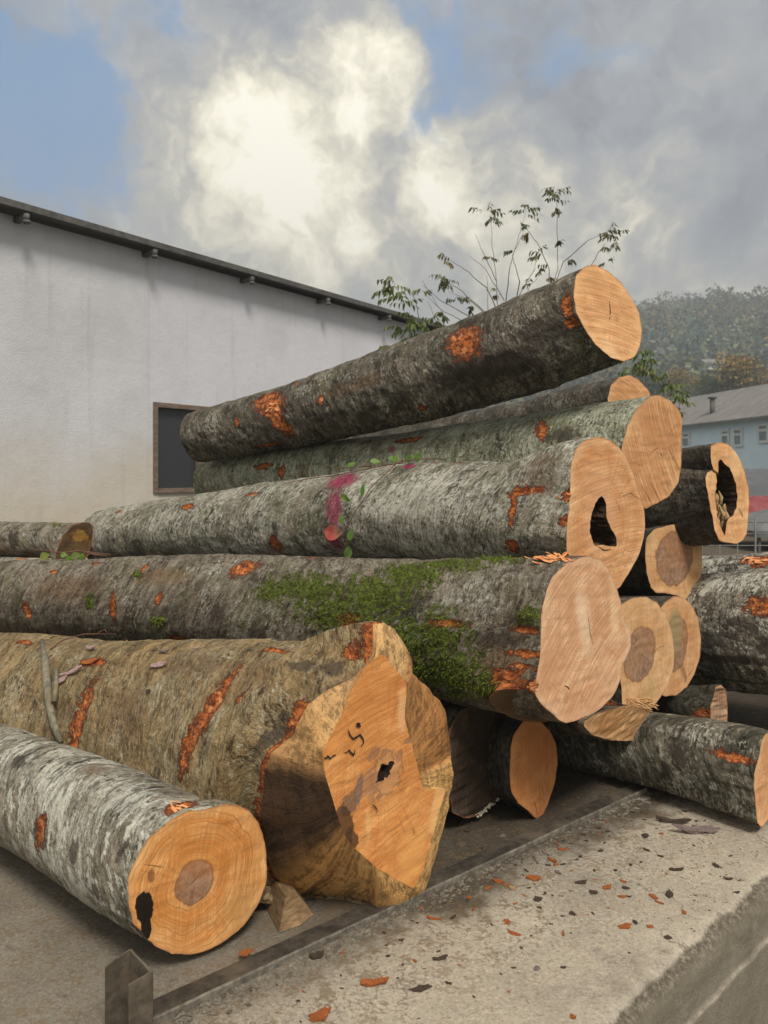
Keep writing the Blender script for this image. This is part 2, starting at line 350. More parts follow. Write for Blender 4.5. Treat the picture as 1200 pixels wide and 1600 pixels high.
# ---------------------------------------------------------------- logs
NTH = 208
def ray_poly(poly, th):
    """radius of a closed polygon (plane coordinates, origin inside) along each angle, farthest hit"""
    p = np.asarray(poly); q = np.roll(p, -1, 0); d = np.stack([np.cos(th), np.sin(th)], -1); out = np.zeros(len(th))
    for a, b in zip(p, q):
        e = b - a; den = d[:, 0] * e[1] - d[:, 1] * e[0]; den = np.where(abs(den) < 1e-12, 1e-12, den)
        t = (a[0] * e[1] - a[1] * e[0]) / den; s = (a[0] * d[:, 1] - a[1] * d[:, 0]) / den
        ok = (s >= -1e-9) & (s <= 1 + 1e-9) & (t > 0); out = np.where(ok & (t > out), t, out)
    return out
def circ_smooth(r, k):
    if k <= 0: return r
    x = np.arange(-3 * k, 3 * k + 1); g = np.exp(-x * x / (2.0 * k * k)); g /= g.sum()
    n = len(r); return np.array([np.dot(g, r[(i + x) % n]) for i in range(n)])

class Plane:
    def __init__(s, c_px, d, az, el=0):
        s.C = W(*c_px, d); a, e = R(az), R(el)
        s.n = np.array([-math.sin(a) * math.cos(e), -math.cos(a) * math.cos(e), math.sin(e)])
        s.e1 = np.cross([0, 0, 1.], s.n); s.e1 /= np.linalg.norm(s.e1); s.e2 = np.cross(s.n, s.e1)
    def hit(s, px, py, back=0.0):
        o = np.array([0, 0, CAMZ]); v = np.array([(px - CX) / F, 1.0, -(py - HZ) / F])
        t = np.dot(s.n, s.C - s.n * back - o) / np.dot(s.n, v); return o + v * t
    def uv(s, px, py, back=0.0):
        p = s.hit(px, py, back) - s.C; return np.array([p @ s.e1, p @ s.e2])
    def at(s, u, v, back=0.0):
        return s.C + np.multiply.outer(u, s.e1) + np.multiply.outer(v, s.e2) - np.multiply.outer(back * np.ones_like(u), s.n)

class Body: pass
def make_body(front, C0, stations, r0, blend, seed, mat, parent, fields=(), near_normal=None, bulge=.035, th=None, rough=.004, step=.011, extend=None, name='trunk'):
    """trunk surface: starts on the traced end ring and runs through the stations"""
    cs = [C0] + [W(a, b, d) for a, b, d, r in stations]; rs = [r0] + [s[3] for s in stations]
    if extend: # continue straight past the last station
        v = cs[-1] - cs[-2]; v /= np.linalg.norm(v); cs.append(cs[-1] + v * extend[0]); rs.append(extend[1])
    cs = np.array(cs); L = np.concatenate([[0], np.cumsum(np.linalg.norm(np.diff(cs, axis=0), axis=1))])
    us = np.arange(0, L[-1], step); us = np.append(us, L[-1])
    P = np.stack([np.interp(us, L, cs[:, k]) for k in range(3)], -1); rad = np.interp(us, L, rs)
    k = max(1, int(.22 / step)); x = np.arange(-2 * k, 2 * k + 1); g = np.exp(-x * x / (2. * (k * .8) ** 2)); g /= g.sum()
    def sm(A):
        n = len(A); pre = 2 * A[0] - A[1:2 * k + 1][::-1] if n > 2 * k else np.repeat(A[:1], 2 * k, 0)
        post = 2 * A[-1] - A[-2 * k - 1:-1][::-1] if n > 2 * k else np.repeat(A[-1:], 2 * k, 0)
        A = np.concatenate([pre, A, post]); return np.array([np.tensordot(g, A[i:i + 4 * k + 1], (0, 0)) for i in range(n)])
    if len(us) > 4 * k: P = sm(P); rad = sm(rad)
    P += (C0 - P[0])[None] * np.exp(-us / .3)[:, None]
    T = np.gradient(P, axis=0); T /= np.linalg.norm(T, axis=1)[:, None]
    A = np.cross(np.array([0, 0, 1.])[None], -T); A /= np.linalg.norm(A, axis=1)[:, None]; B_ = np.cross(-T, A)
    M = len(us); N = len(th); c, s_ = np.cos(th), np.sin(th)
    rd = c[None, :, None] * A[:, None] + s_[None, :, None] * B_[:, None]                 # radial directions
    cyl = np.stack([us[:, None] + 0 * c[None], rad[:, None] * c[None], rad[:, None] * s_[None]], -1)
    sw = .05 * np.sin(th * 2 + seed) + .035 * np.sin(th + seed * 2)
    cyl[..., 0] += sw[None] + seed * 3.1
    bl = fbm(cyl * np.array([2.2, 4.5, 4.5]), seed, 3); md = fbm(cyl * np.array([14, 20, 20]), seed + 5, 3)
    r = rad[:, None] * (1 + bulge * bl) + rough * md
    Q = P[:, None] + rd * r[..., None]
    wgt = sstep(0, blend, us)[:, None, None]
    S = front[None] + (P - C0[None])[:, None] + rd * (rough * .6 * md * sstep(0, .03, us)[:, None] + .0)[..., None]
    G = (1 - wgt) * S + wgt * Q
    off = G - P[:, None]; w1 = 1 - wgt[..., 0]
    cyl[..., 0] += w1 * (off * T[:, None]).sum(-1)
    cyl[..., 1] = (1 - w1) * cyl[..., 1] + w1 * (off * A[:, None]).sum(-1); cyl[..., 2] = (1 - w1) * cyl[..., 2] + w1 * (off * B_[:, None]).sum(-1)
    b = Body(); b.G = G; b.us = us; b.th = th; b.rad = rad; b.rd = rd; b.N = N; b.P = P; b.T = T
    b.px = CX + G[..., 0] / G[..., 1] * F; b.py = HZ - (G[..., 2] - CAMZ) / G[..., 1] * F
    # ---- wear marks given where they stand on the trunk
    fl = {}
    for nm in ('wound', 'moss', 'paint', 'dark', 'lichen', 'brown'): fl[nm] = np.full((M, N), -3.0)
    disp = np.zeros((M, N)); kr = np.random.default_rng(seed * 17 + 3)
    for k in range(9 if M > 120 else 2):
        i = kr.integers(min(30, M // 3), M - 1); j = kr.integers(0, N); hgt = kr.uniform(.004, .016); wd = kr.uniform(.02, .055)
        du = us[:, None] - us[i]; dv = ((th[None] - th[j] + np.pi) % (2 * np.pi) - np.pi) * rad[:, None]; q2 = (du ** 2 + (dv * .6) ** 2) / wd ** 2
        disp += hgt * np.exp(-q2) - hgt * 1.2 * np.exp(-q2 * 6); fl['dark'] = np.maximum(fl['dark'], .55 - np.sqrt(q2))
    for (kind, px, py, la, ar, rot) in fields:
        i, j = locate(b, px, py)
        du = us[:, None] - us[i]; dv = (th[None] - th[j] + np.pi) % (2 * np.pi) - np.pi; dv = dv * rad[:, None]
        cr, sr = math.cos(R(rot)), math.sin(R(rot)); a1 = (du * cr + dv * sr) / la; a2 = (dv * cr - du * sr) / ar
        f = 1 - np.sqrt(a1 ** 2 + a2 ** 2); fl[kind] = np.maximum(fl[kind], f)
        if kind == 'wound': disp -= .006 * sstep(0, .35, f)
    mossd = .010 * sstep(-.1, .5, fl['moss'] + .5 * fbm(cyl * 22, seed + 9, 3)) * (1 + vnoise(cyl * 90, 3)) * (fl['moss'] > -1)
    G = G + rd * (disp + mossd)[..., None] * sstep(0, .02, us)[:, None, None]; b.G = G
    attrs = {'cyl': cyl.reshape(-1, 3)}
    for nm in fl: attrs[nm] = np.clip(fl[nm], -2, 1).ravel()
    V = G.reshape(-1, 3); q = grid_idx(M, N, True)
    b.moss = fl['moss']; b.nrm = rd; b.L = us[-1]
    me = raw_mesh(name, V, q, None, attrs); b.ob = link(name, me, mat, parent)
    return b
def locate(b, px, py, want=None):
    d2 = (b.px - px) ** 2 + (b.py - py) ** 2
    view = b.P[:, None] + 0 * b.rd - np.array([0, 0, CAMZ]); facing = (b.rd * view).sum(-1) < 0
    d2 = np.where(facing, d2, d2 + 4000)
    i, j = np.unravel_index(np.argmin(d2), d2.shape); return i, j
def on(b, px, py, lift=.004):
    i, j = locate(b, px, py); return b.G[i, j] + b.rd[i, j] * lift, b.rd[i, j]

def end_disc(name, pl, th, rout, mat, parent, inner=None, icen=(0, 0), seed=1, back=0.0, relief=.0016, K=46):
    """cut face: rings from the centre (or the hollow) to the bark"""
    rin = np.zeros(len(th)) if inner is None else inner
    t = np.linspace(0, 1, K) ** .8; rr = rin[None] + (rout - rin)[None] * t[:, None]
    X = rr * np.cos(th)[None]; Y = rr * np.sin(th)[None]
    z = relief * fbm(np.stack([X * 9, Y * 40, 0 * X], -1), seed, 2); z *= sstep(0, .01, rout[None] - rr)
    V = pl.at(X, Y, -z); att = {'fc': np.stack([X, Y, 0 * X], -1).reshape(-1, 3), 'rim': (rout[None] - rr).ravel()}
    return link(name, raw_mesh(name, V.reshape(-1, 3), grid_idx(K, len(th), True), None, att), mat, parent)

def ribbon(pl, pts, w, mat, parent, name='crack', back=0.0, lift=.0018, ends=True):
    mb = MB(); P = np.array([pl.hit(x, y, back) + pl.n * lift for x, y in pts]); 
    n = 1 + 8 * (len(P) - 1); t = np.linspace(0, len(P) - 1, n); C = np.stack([np.interp(t, np.arange(len(P)), P[:, k]) for k in range(3)], -1)
    C += .0012 * np.stack([vnoise(C * 60 + 9 * k, 3) for k in range(3)], -1) * np.array([1, 1, 1]); T = np.gradient(C, axis=0); S = np.cross(T, pl.n); S /= np.linalg.norm(S, axis=1)[:, None] + 1e-9
    f = np.sin(np.linspace(.0, 1, n) * np.pi) ** .5 if ends else np.ones(n); ww = w * (.12 + .88 * f) * (1 + .35 * vnoise(C * 90, 5)) * .5
    mb.grid(np.stack([C - S * ww[:, None], C + S * ww[:, None]], 1)); return mb.build(name, mat, parent, True)

LOGS = {}
def make_log(key, label, cpx, d, faz, out, stations, barkmat, cutspec, fel=0, blend=.42, hole=None, holemat=None, fields=(), cracks=(), seed=1, r0=None, extend=None,
             smooth=1, jag=.0022, bulge=.035, name='log', group='beech logs stacked on the concrete platform', farmat=None, parent=None, relief=.0016, holeopen=False, rough=.004):
    pl = Plane(cpx, d, faz, fel); th = np.linspace(0, 2 * np.pi, NTH, endpoint=False)
    poly = [pl.uv(*p) for p in out]; ro = ray_poly(poly, th); ro = np.where(ro <= 0, np.median(ro), ro); ro = circ_smooth(ro, smooth)
    ro = ro + jag * fbm(np.stack([np.cos(th) * 9, np.sin(th) * 9, 0 * th + seed], -1), seed, 4)
    if parent is None:
        root = empty(name, (pl.C[0], pl.C[1], 0)); tag(root, label, 'log', group)
    else: root = parent
    kids = []
    spec = dict(cutspec); 
    def uvm(s): return s
    if 'pith' in spec: spec['pith'] = tuple(pl.uv(*spec['pith']))
    if 'heart' in spec:
        hx, hy, ra, rb, rt = spec['heart']; c = pl.uv(hx, hy); spec['heart'] = (c[0], c[1], ra, rb, R(rt))
    if 'spots' in spec:
        L_ = []
        for (sx, sy, ra, rb, rt, colr, amp, soft, amt) in spec['spots']:
            c = pl.uv(sx, sy); L_.append((c[0], c[1], ra, rb, R(rt), colr, amp, soft, amt))
        spec['spots'] = L_
    cm = cutwood('cut_wood_' + key, **spec)
    inner = None
    if hole:
        hp = [pl.uv(*p) for p in hole]; inner = circ_smooth(ray_poly(hp, th), 1); inner = np.minimum(inner, ro - .012)
        inner += .003 * fbm(np.stack([np.cos(th) * 7, np.sin(th) * 7, 0 * th], -1), seed + 3, 3) * (inner > .01)
    kids.append(end_disc('cut_end', pl, th, ro, cm, root, inner, seed=seed, relief=relief))
    if inner is not None:
        K = 40; z = np.linspace(0, 1, K) ** 1.5 * .75; mean = inner.mean()
        rr = inner[None] * (1 - .25 * z[:, None]) + (mean * .85 - inner[None]) * sstep(0, .5, z)[:, None] * .7
        Pn = np.stack([np.cos(th)[None] * 6 + 0 * z[:, None], np.sin(th)[None] * 6 + 0 * z[:, None], z[:, None] * 9 + 0 * th[None]], -1)
        rr = rr + .012 * fbm(Pn * 1.8, seed + 8, 3) * sstep(0, .03, z)[:, None]
        # the cavity follows the trunk, not the cut
        ax = W(*stations[0][:2], stations[0][2]) - pl.C; ax /= np.linalg.norm(ax)
        V = pl.at(rr * np.cos(th)[None], rr * np.sin(th)[None]) + z[:, None, None] * ax
        V = np.concatenate([V, np.repeat(V[-1].mean(0)[None, None], NTH, 1)])
        kids.append(link('hollow', raw_mesh('hollow', V.reshape(-1, 3), grid_idx(K + 1, NTH, True)), holemat or M_hollow, root))
    front = pl.at(ro * np.cos(th), ro * np.sin(th))
    b = make_body(front, pl.C, stations, r0 or stations[0][3], blend, seed, barkmat, root, fields, th=th, extend=extend, bulge=bulge, rough=rough)
    kids.append(b.ob)
    # far end
    K = 12; t = np.linspace(1, 0, K)[:, None, None]; rg = b.G[-1]; c = rg.mean(0); V = c + (rg - c) * t
    att = {'fc': (V - c).reshape(-1, 3), 'rim': ((1 - t) * .3 * np.ones((K, NTH, 1))).ravel()}
    kids.append(link('cut_end', raw_mesh('cut_end', V.reshape(-1, 3), grid_idx(K, NTH, True), None, att), farmat or M_old, root))
    for cr in cracks: kids.append(ribbon(pl, cr[0], cr[1] * .62, M_crack, root))
    if parent is None:
        bpy.context.view_layer.update()
        for o in kids: adopt(o, root)
    b.pl = pl; b.root = root; LOGS[key] = b; b.ro = ro
    return b
def late(b, o):            # a part added after the log was placed
    return adopt(o, b.root)
def Z(ox, oy, s): return lambda pts: [(ox + x / s, oy + y / s) for x, y in pts]

PALE = (.42, .43, .37)
B_front = bark('bark_front_log', (0.130, 0.117, 0.087), (0.403, 0.343, 0.260), (0.612, 0.601, 0.520), (0.253, 0.230, 0.149), pale_amt=.50, blotch=1.0, streak=.8)
B_butt = bark('bark_butt_log', (0.151, 0.099, 0.047), (0.465, 0.316, 0.143), (.54,.475,.32), (.27,.21,.10), pale_amt=.36, blotch=.22, brown=.22, streak=.7, fine=1.3)
B_moss = bark('bark_mossy_log', (0.102, 0.077, 0.054), (0.278, 0.238, 0.180), (0.506, 0.496, 0.430), (0.154, 0.154, 0.070), pale_amt=.34, blotch=.22, brown=.35, streak=.8)
B_paint = bark('bark_grey_log', (0.119, 0.118, 0.080), (0.341, 0.290, 0.220), (0.643, 0.631, 0.546), (0.185, 0.189, 0.102), pale_amt=.62, blotch=.25, streak=.9, brown=.16)
B_green = bark('bark_green_log', (0.131, 0.131, 0.081), (0.394, 0.369, 0.247), (.54,.56,.44), (.24,.30,.14), pale_amt=.60, blotch=.5, streak=.85, brown=.10)
B_top = bark('bark_dark_log', (0.045, 0.038, 0.027), (0.173, 0.148, 0.112), (0.602, 0.590, 0.511), (0.155, 0.150, 0.080), pale_amt=.24, blotch=.26, brown=.25, streak=.8, fine=1.5)
B_dark = bark('bark_black_log', (0.028, 0.025, 0.017), (0.100, 0.085, 0.064), (0.284, 0.279, 0.241), (0.076, 0.076, 0.049), pale_amt=.22, blotch=.1, brown=.2)
B_right = bark('bark_right_log', (0.071, 0.064, 0.053), (0.301, 0.255, 0.194), (0.708, 0.695, 0.601), (0.180, 0.178, 0.119), pale_amt=.48, blotch=.55)
B_low = bark('bark_low_log', (0.050, 0.053, 0.034), (0.214, 0.182, 0.138), (0.602, 0.591, 0.511), (0.120, 0.139, 0.070), pale_amt=.32, blotch=.42)

# 1 front-left log
z = Z(180, 1230, 4.615)
make_log('front', 'frontmost log with smooth grey and white bark, a round dark heart in its cut end', (305, 1373), 2.31, -39,
    z([(400,240),(480,190),(560,165),(620,165),(700,142),(800,120),(900,135),(980,180),(1030,250),(1065,350),(1085,450),(1095,580),(1085,700),(1030,850),(960,960),(870,1050),(760,1130),(650,1180),(520,1210),(400,1200),(300,1150),(220,1080),(130,980),(100,850),(88,700),(110,600),(160,500),(230,380),(320,300)]),
    [(150, 1285, 2.66, .202), (0, 1212, 3.10, .196)], B_front,
    dict(base=(.60,.285,.085), warm=(.52,.19,.04), pale=(.72,.43,.19), pith=(303,1378), saw=84, sawamt=.42, rings=.75, heart=(304,1378,.062,.066,20), ringR=.10,
         spots=[(226,1418,.026,.050,8,(.012,.007,.004),.42,.05,1),(229,1450,.016,.035,0,(.012,.007,.004),.4,.05,1),(236,1368,.010,.022,0,(.12,.05,.02),.5,.3,.7),(380,1420,.06,.08,0,(.42,.24,.09),.6,.6,.5)]),
    extend=(1.6, .19), seed=1, r0=.222, blend=.35, rough=.0022, bulge=.02,
    fields=[('wound',283,1258,.022,.055,10),('wound',60,1300,.028,.05,10),('dark',60,1300,.06,.05,0),('dark',115,1330,.03,.045,0),('dark',150,1390,.025,.04,0),('dark',190,1330,.02,.05,0),('wound',212,1450,.012,.04,0),
            ('lichen',200,1250,.16,.08,0),('lichen',90,1220,.15,.07,0),('lichen',240,1290,.10,.06,0),('brown',150,1200,.05,.04,0),('dark',30,1190,.05,.03,0)],
    cracks=[([(296,1384),(303,1376),(311,1367)],.0025),([(222,1350),(240,1352),(256,1355)],.002)])

# 3 mossy log
z = Z(680, 850, 3.6375)
make_log('mossy', 'long log coated with green moss, big pale cut end with a sawn stub below', (905, 1000), 2.98, -44,
    z([(690,165),(740,115),(810,80),(880,68),(940,85),(980,130),(1010,200),(1040,270),(1060,350),(1080,440),(1110,510),(1115,580),(1080,660),(1055,700),(1050,780),(1020,850),(950,930),(870,980),(740,1022),(690,990),(650,950),(600,910),(565,850),(565,800),(580,740),(600,600),(602,500),(600,400),(615,340),(635,250),(660,190)]),
    [(640, 978, 3.5, .30), (300, 940, 4.1, .262), (0, 934, 4.75, .225)], B_moss,
    dict(base=(.63,.375,.22), warm=(.58,.28,.14), pale=(.76,.55,.37), pith=(912,965), saw=38, sawamt=.8, rings=.45, ringR=.11,
         spots=[(912,970,.045,.13,15,(.80,.60,.42),.5,.6,.6),(884,1090,.018,.028,0,(.50,.26,.13),.3,.25,.7),(960,960,.03,.10,10,(.85,.62,.36),.6,.6,.45)]),
    extend=(.7, .215), seed=3, r0=.33, blend=.5,
    fields=[('moss',480,920,.22,.09,0),('moss',585,930,.26,.11,0),('moss',640,900,.2,.10,0),('moss',700,885,.22,.05,0),('moss',780,877,.13,.035,0),('moss',620,1000,.26,.10,0),('moss',700,1050,.22,.13,0),('moss',690,985,.15,.10,0),
            ('moss',530,960,.25,.09,0),('moss',425,925,.09,.06,0),('moss',250,970,.06,.03,0),('moss',215,900,.04,.03,0),('moss',140,940,.04,.05,0),('moss',830,960,.06,.05,0),('moss',760,1075,.1,.06,0),
            ('lichen',740,925,.10,.09,20),('lichen',700,950,.09,.05,0),('lichen',800,900,.05,.03,0),('lichen',545,878,.07,.02,0),('lichen',320,890,.10,.04,0),
            ('wound',382,888,.07,.045,20),('wound',175,945,.022,.062,0),('wound',43,956,.03,.05,15),('wound',247,935,.018,.028,0),('wound',822,1022,.07,.016,0),('wound',822,985,.05,.016,0),('wound',790,1060,.07,.03,0),('wound',860,870,.10,.022,0),
            ('wound',815,1040,.05,.012,0),('wound',840,1075,.05,.02,0),('wound',280,1000,.05,.03,0),('wound',495,871,.05,.012,0),('wound',150,880,.04,.012,0),('wound',225,888,.015,.03,0),('wound',700,975,.08,.014,0),('wound',548,975,.05,.04,0),('wound',85,893,.03,.012,0),
            ('brown',100,920,.3,.09,0),('brown',250,900,.2,.06,0),('brown',780,1040,.14,.08,0),('dark',770,1000,.1,.05,0),('dark',340,960,.05,.05,0),('dark',395,985,.04,.04,0),('dark',620,945,.2,.10,0),('wound',945,866,.02,.015,0)],
    cracks=[([(917,952),(922,990),(929,1017)],.0035),([(881,1071),(886,1073),(890,1078)],.006),([(983,962),(987,985),(990,1008)],.002)])

# 4 hollow log with the paint mark
z = Z(860, 670, 3.75)
make_log('paint', 'lichen streaked log with a magenta paint band and a boot-shaped black hollow', (940, 826), 3.3, -42,
    z([(235,55),(290,45),(340,60),(400,105),(440,160),(480,240),(510,330),(530,410),(550,480),(555,560),(545,650),(520,740),(470,830),(400,940),(330,930),(250,870),(150,800),(95,715),(95,620),(105,500),(115,400),(118,300),(120,200),(150,120),(190,75)]),
    [(640, 800, 3.95, .252), (330, 823, 4.7, .222), (165, 841, 5.25, .198)], B_paint,
    dict(base=(.62,.355,.195), warm=(.56,.235,.085), pale=(.74,.49,.27), pith=(940,815), saw=12, sawamt=.55, rings=.55, ringR=.165,
         spots=[(940,800,.13,.19,0,(.66,.37,.21),.3,.5,.45),(928,830,.035,.02,0,(.5,.3,.1),.4,.3,.5)]),
    hole=z([(300,395),(315,405),(327,440),(328,520),(345,560),(365,600),(388,645),(388,688),(350,690),(310,680),(262,686),(245,650),(230,600),(232,545),(245,490),(262,440),(285,405)]),
    seed=4, r0=.31, blend=.5,
    fields=[('paint',535,752,.10,.07,0),('paint',522,795,.06,.12,0),('paint',520,845,.05,.08,0),('paint',640,730,.05,.02,0),('wound',430,850,.03,.05,0),('dark',430,825,.02,.06,0),('wound',798,852,.035,.028,0),('wound',293,792,.05,.018,0),('wound',165,790,.06,.012,0),
            ('wound',885,775,.02,.025,0),('wound',882,812,.022,.03,0),('wound',700,720,.10,.012,0),('wound',240,773,.10,.010,0),('wound',185,800,.02,.015,0),('wound',800,795,.015,.08,0),('wound',822,768,.08,.018,10),('brown',840,755,.12,.06,0),('brown',845,720,.12,.03,0),('lichen',600,780,.3,.10,0),
            ('lichen',700,760,.3,.08,0),('dark',850,850,.18,.04,0),('dark',735,735,.05,.012,0),('lichen',250,815,.3,.07,0),('wound',855,690,.05,.012,0),('wound',395,772,.05,.01,0)],
    cracks=[([(968,777),(985,770),(1003,782)],.003),([(960,778),(966,790),(969,802)],.0025),([(972,855),(982,862),(1000,857)],.002),([(936,720),(940,712),(931,708)],.002),([(932,852),(944,860),(955,858)],.006)])

# 5 log behind it
z = Z(700, 350, 2.4)
make_log('green', 'greenish grey log right behind the paint-marked one, saw lines slanting across its end', (1022, 705), 3.85, -38,
    z([(650,840),(672,760),(705,695),(750,650),(790,640),(830,660),(865,695),(878,730),(876,800),(875,900),(865,970),(830,1020),(780,1050),(740,1070),(700,1030),(665,940)]),
    [(650, 735, 4.7, .246), (480, 742, 5.2, .216), (330, 753, 5.7, .178)], B_green,
    dict(base=(.56,.315,.17), warm=(.46,.185,.065), pale=(.66,.41,.21), pith=(1025,706), saw=116, sawamt=.75, rings=.12,
         spots=[(1009,810,.02,.03,20,(.22,.11,.05),.5,.25,.75)]),
    seed=5, r0=.27, blend=.5,
    fields=[('wound',846,674,.03,.06,10),('wound',640,686,.09,.02,0),('wound',440,735,.025,.04,0),('wound',412,728,.07,.02,0),('brown',475,735,.05,.05,0),('lichen',720,670,.3,.06,0),('lichen',930,650,.15,.05,0),('dark',880,680,.12,.05,0),('paint',612,702,.03,.03,0),('wound',575,690,.03,.015,0)],
    cracks=[([(1016,711),(1020,704),(1030,699)],.004),([(1032,708),(1034,712)],.008),([(1060,700),(1050,675),(1038,650)],.0015),([(1064,738),(1050,712),(1043,698)],.004),
            ([(1025,800),(1010,772),(1000,756)],.003),([(1037,795),(1022,765),(1012,748)],.003),([(1048,782),(1033,752)],.002),([(1052,770),(1040,740)],.002)])

# 6 top log
make_log('top', 'dark log tilted up on top of the pile, torn orange patches along it', (945, 491), 3.8, -35,
    z([(480,190),(510,160),(550,152),(600,175),(650,220),(690,280),(715,330),(728,400),(720,460),(700,500),(660,515),(610,500),(550,450),(510,390),(480,330),(470,260)]),
    [(830, 541, 4.05, .258), (640, 598, 4.5, .238), (480, 646, 4.98, .220), (310, 682, 5.45, .182)], B_top,
    dict(base=(.61,.35,.18), warm=(.54,.24,.09), pale=(.74,.46,.235), pith=(952,486), saw=-4, sawamt=.62, rings=.12,
         spots=[(950,545,.06,.05,0,(.80,.54,.31),.6,.6,.5)]),
    fel=8, seed=6, r0=.262, blend=.4, rough=.006,
    fields=[('wound',724,533,.10,.085,-30),('wound',728,540,.06,.06,0),('wound',424,634,.10,.07,0),('wound',432,650,.05,.08,0),('wound',415,625,.10,.05,0),('wound',445,668,.04,.07,10),('wound',885,480,.025,.08,0),('wound',893,505,.03,.03,0),('wound',661,636,.022,.018,0),('wound',500,625,.02,.025,0),('wound',463,600,.02,.012,0),('wound',370,660,.02,.03,0),
            ('brown',560,600,.25,.05,0),('lichen',330,660,.10,.09,0),('lichen',540,590,.07,.05,0),('lichen',595,590,.05,.06,0),('lichen',470,610,.10,.05,0),('dark',760,580,.4,.10,0),('dark',850,520,.2,.10,0),('moss',600,540,.04,.02,0),('wound',420,695,.1,.015,0)],
    cracks=[([(952,470),(953,486),(952,501)],.009),([(971,486),(972,487)],.010)])

# 7 log under the top one
make_log('under', 'mostly hidden log wedged under the topmost one, only an orange arc showing', (975, 640), 4.5, -40,
    z([(600,650),(610,605),(640,575),(680,565),(710,580),(740,610),(755,630),(770,700),(750,780),(680,820),(620,780),(595,720)]),
    [(800, 680, 5.2, .208), (560, 717, 6.1, .205), (430, 742, 6.8, .20)], B_dark,
    dict(base=(.60,.32,.15), warm=(.54,.24,.09), pale=(.72,.45,.25), pith=(975,640), saw=-22, sawamt=.75, rings=.15), seed=7, r0=.215, extend=(.1, .19))

# 8 hollow one at the right
z4 = Z(1000, 650, 6)
b8 = make_log('hollow', 'dark hollow log jutting out right, rotten core open with a slit at left', (1133, 773), 4.3, -34,
    z4([(665,280),(720,250),(780,245),(840,275),(900,340),(950,430),(990,550),(1020,700),(1025,820),(1010,1000),(1000,1110),(960,1170),(900,1195),(820,1190),(740,1170),(700,1070),(680,950),(660,870),(640,750),(620,650),(615,580),(630,530),(672,508),(700,530),(690,490),(672,450),(662,380)]),
    [(1010, 785, 4.75, .285), (800, 782, 5.7, .26)], B_dark,
    dict(base=(.62,.34,.16), warm=(.56,.235,.085), pale=(.74,.49,.26), pith=(1135,770), saw=80, sawamt=.28, rings=.3,
         spots=[(1150,720,.05,.11,-10,(.80,.54,.30),.4,.5,.5)]),
    hole=z4([(755,400),(775,425),(790,450),(840,480),(870,560),(900,640),(913,760),(905,860),(870,930),(820,970),(805,1040),(800,1140),(785,1110),(765,1060),(740,990),(722,940),(715,850),(700,760),(700,720),(715,680),(720,600),(712,545),(735,535),(740,480),(728,430)]),
    seed=8, r0=.30, blend=.4, smooth=0, rough=.008,
    fields=[('dark',1060,820,.3,.12,0),('lichen',1080,765,.12,.04,0),('dark',1050,720,.2,.05,0)],
    cracks=[([(1153,794),(1158,801),(1161,808)],.006),([(1147,833),(1147,842)],.005),([(1123,741),(1117,737),(1111,733)],.016),([(1117,767),(1120,780)],.004)])

# 9 under the hollow one
z = Z(860, 670, 3.75)
make_log('nine', 'log directly below the dark hollow one, brown heart filling most of its end', (1050, 880), 4.35, -38,
    z([(555,720),(560,640),(610,585),(720,560),(840,590),(890,680),(887,850),(850,930),(805,1000),(750,980),(690,965),(620,960),(590,930),(565,850)]),
    [(900, 885, 5.0, .215), (600, 880, 6.0, .2)], B_dark,
    dict(base=(.58,.33,.155), warm=(.50,.22,.08), pale=(.72,.47,.25), pith=(1053,872), saw=100, sawamt=.3, rings=.3, heart=(1054,872,.19,.155,0)), seed=9, r0=.215)

# 10, 11 two hearts
z = Z(850, 850, 3.403)
b10 = make_log('ten', 'grey-brown hearted log end touching the mossy log, splinters hanging at its foot', (1008, 1020), 3.62, -43,
    z([(400,330),(440,300),(480,285),(540,280),(600,310),(650,380),(680,460),(692,560),(690,650),(660,750),(610,830),(560,880),(500,910),(440,910),(415,880),(412,760),(395,650),(390,560),(390,450)]),
    [(850, 1010, 4.3, .26), (600, 985, 5.2, .24)], B_moss,
    dict(base=(.60,.36,.18), warm=(.50,.25,.10), pale=(.74,.50,.29), pith=(1005,1005), saw=96, sawamt=.35, rings=.35, heart=(1000,1022,.15,.125,8),
         spots=[(1012,1085,.10,.07,30,(.42,.30,.14),.7,.5,.5)]), seed=10, r0=.265,
    fields=[('wound',985,932,.05,.03,0)], cracks=[([(988,1008),(995,1000),(990,994)],.005),([(1022,1018),(1030,1011),(1040,1008)],.002),([(998,1020),(1012,1030),(1018,1040)],.002)])
b11 = make_log('eleven', 'log end with dull greenish heart, half hidden behind the splintered one', (1058, 1010), 3.95, -42,
    z([(640,310),(690,278),(740,280),(790,330),(820,400),(835,500),(830,600),(800,690),(760,760),(700,805),(640,810),(590,780),(560,600),(580,400)]),
    [(930, 1000, 4.6, .25), (700, 980, 5.6, .24)], B_dark,
    dict(base=(.58,.33,.16), warm=(.50,.22,.08), pale=(.70,.45,.25), pith=(1052,1000), saw=85, sawamt=.35, rings=.3, heart=(1056,1005,.13,.14,-5),
         spots=[(1055,985,.07,.12,0,(.30,.25,.13),.5,.4,.7),(1068,1050,.02,.06,30,(.2,.1,.05),.8,.5,.6)]), seed=11, r0=.26, cracks=[([(1066,1072),(1075,1055),(1085,1042)],.003)])

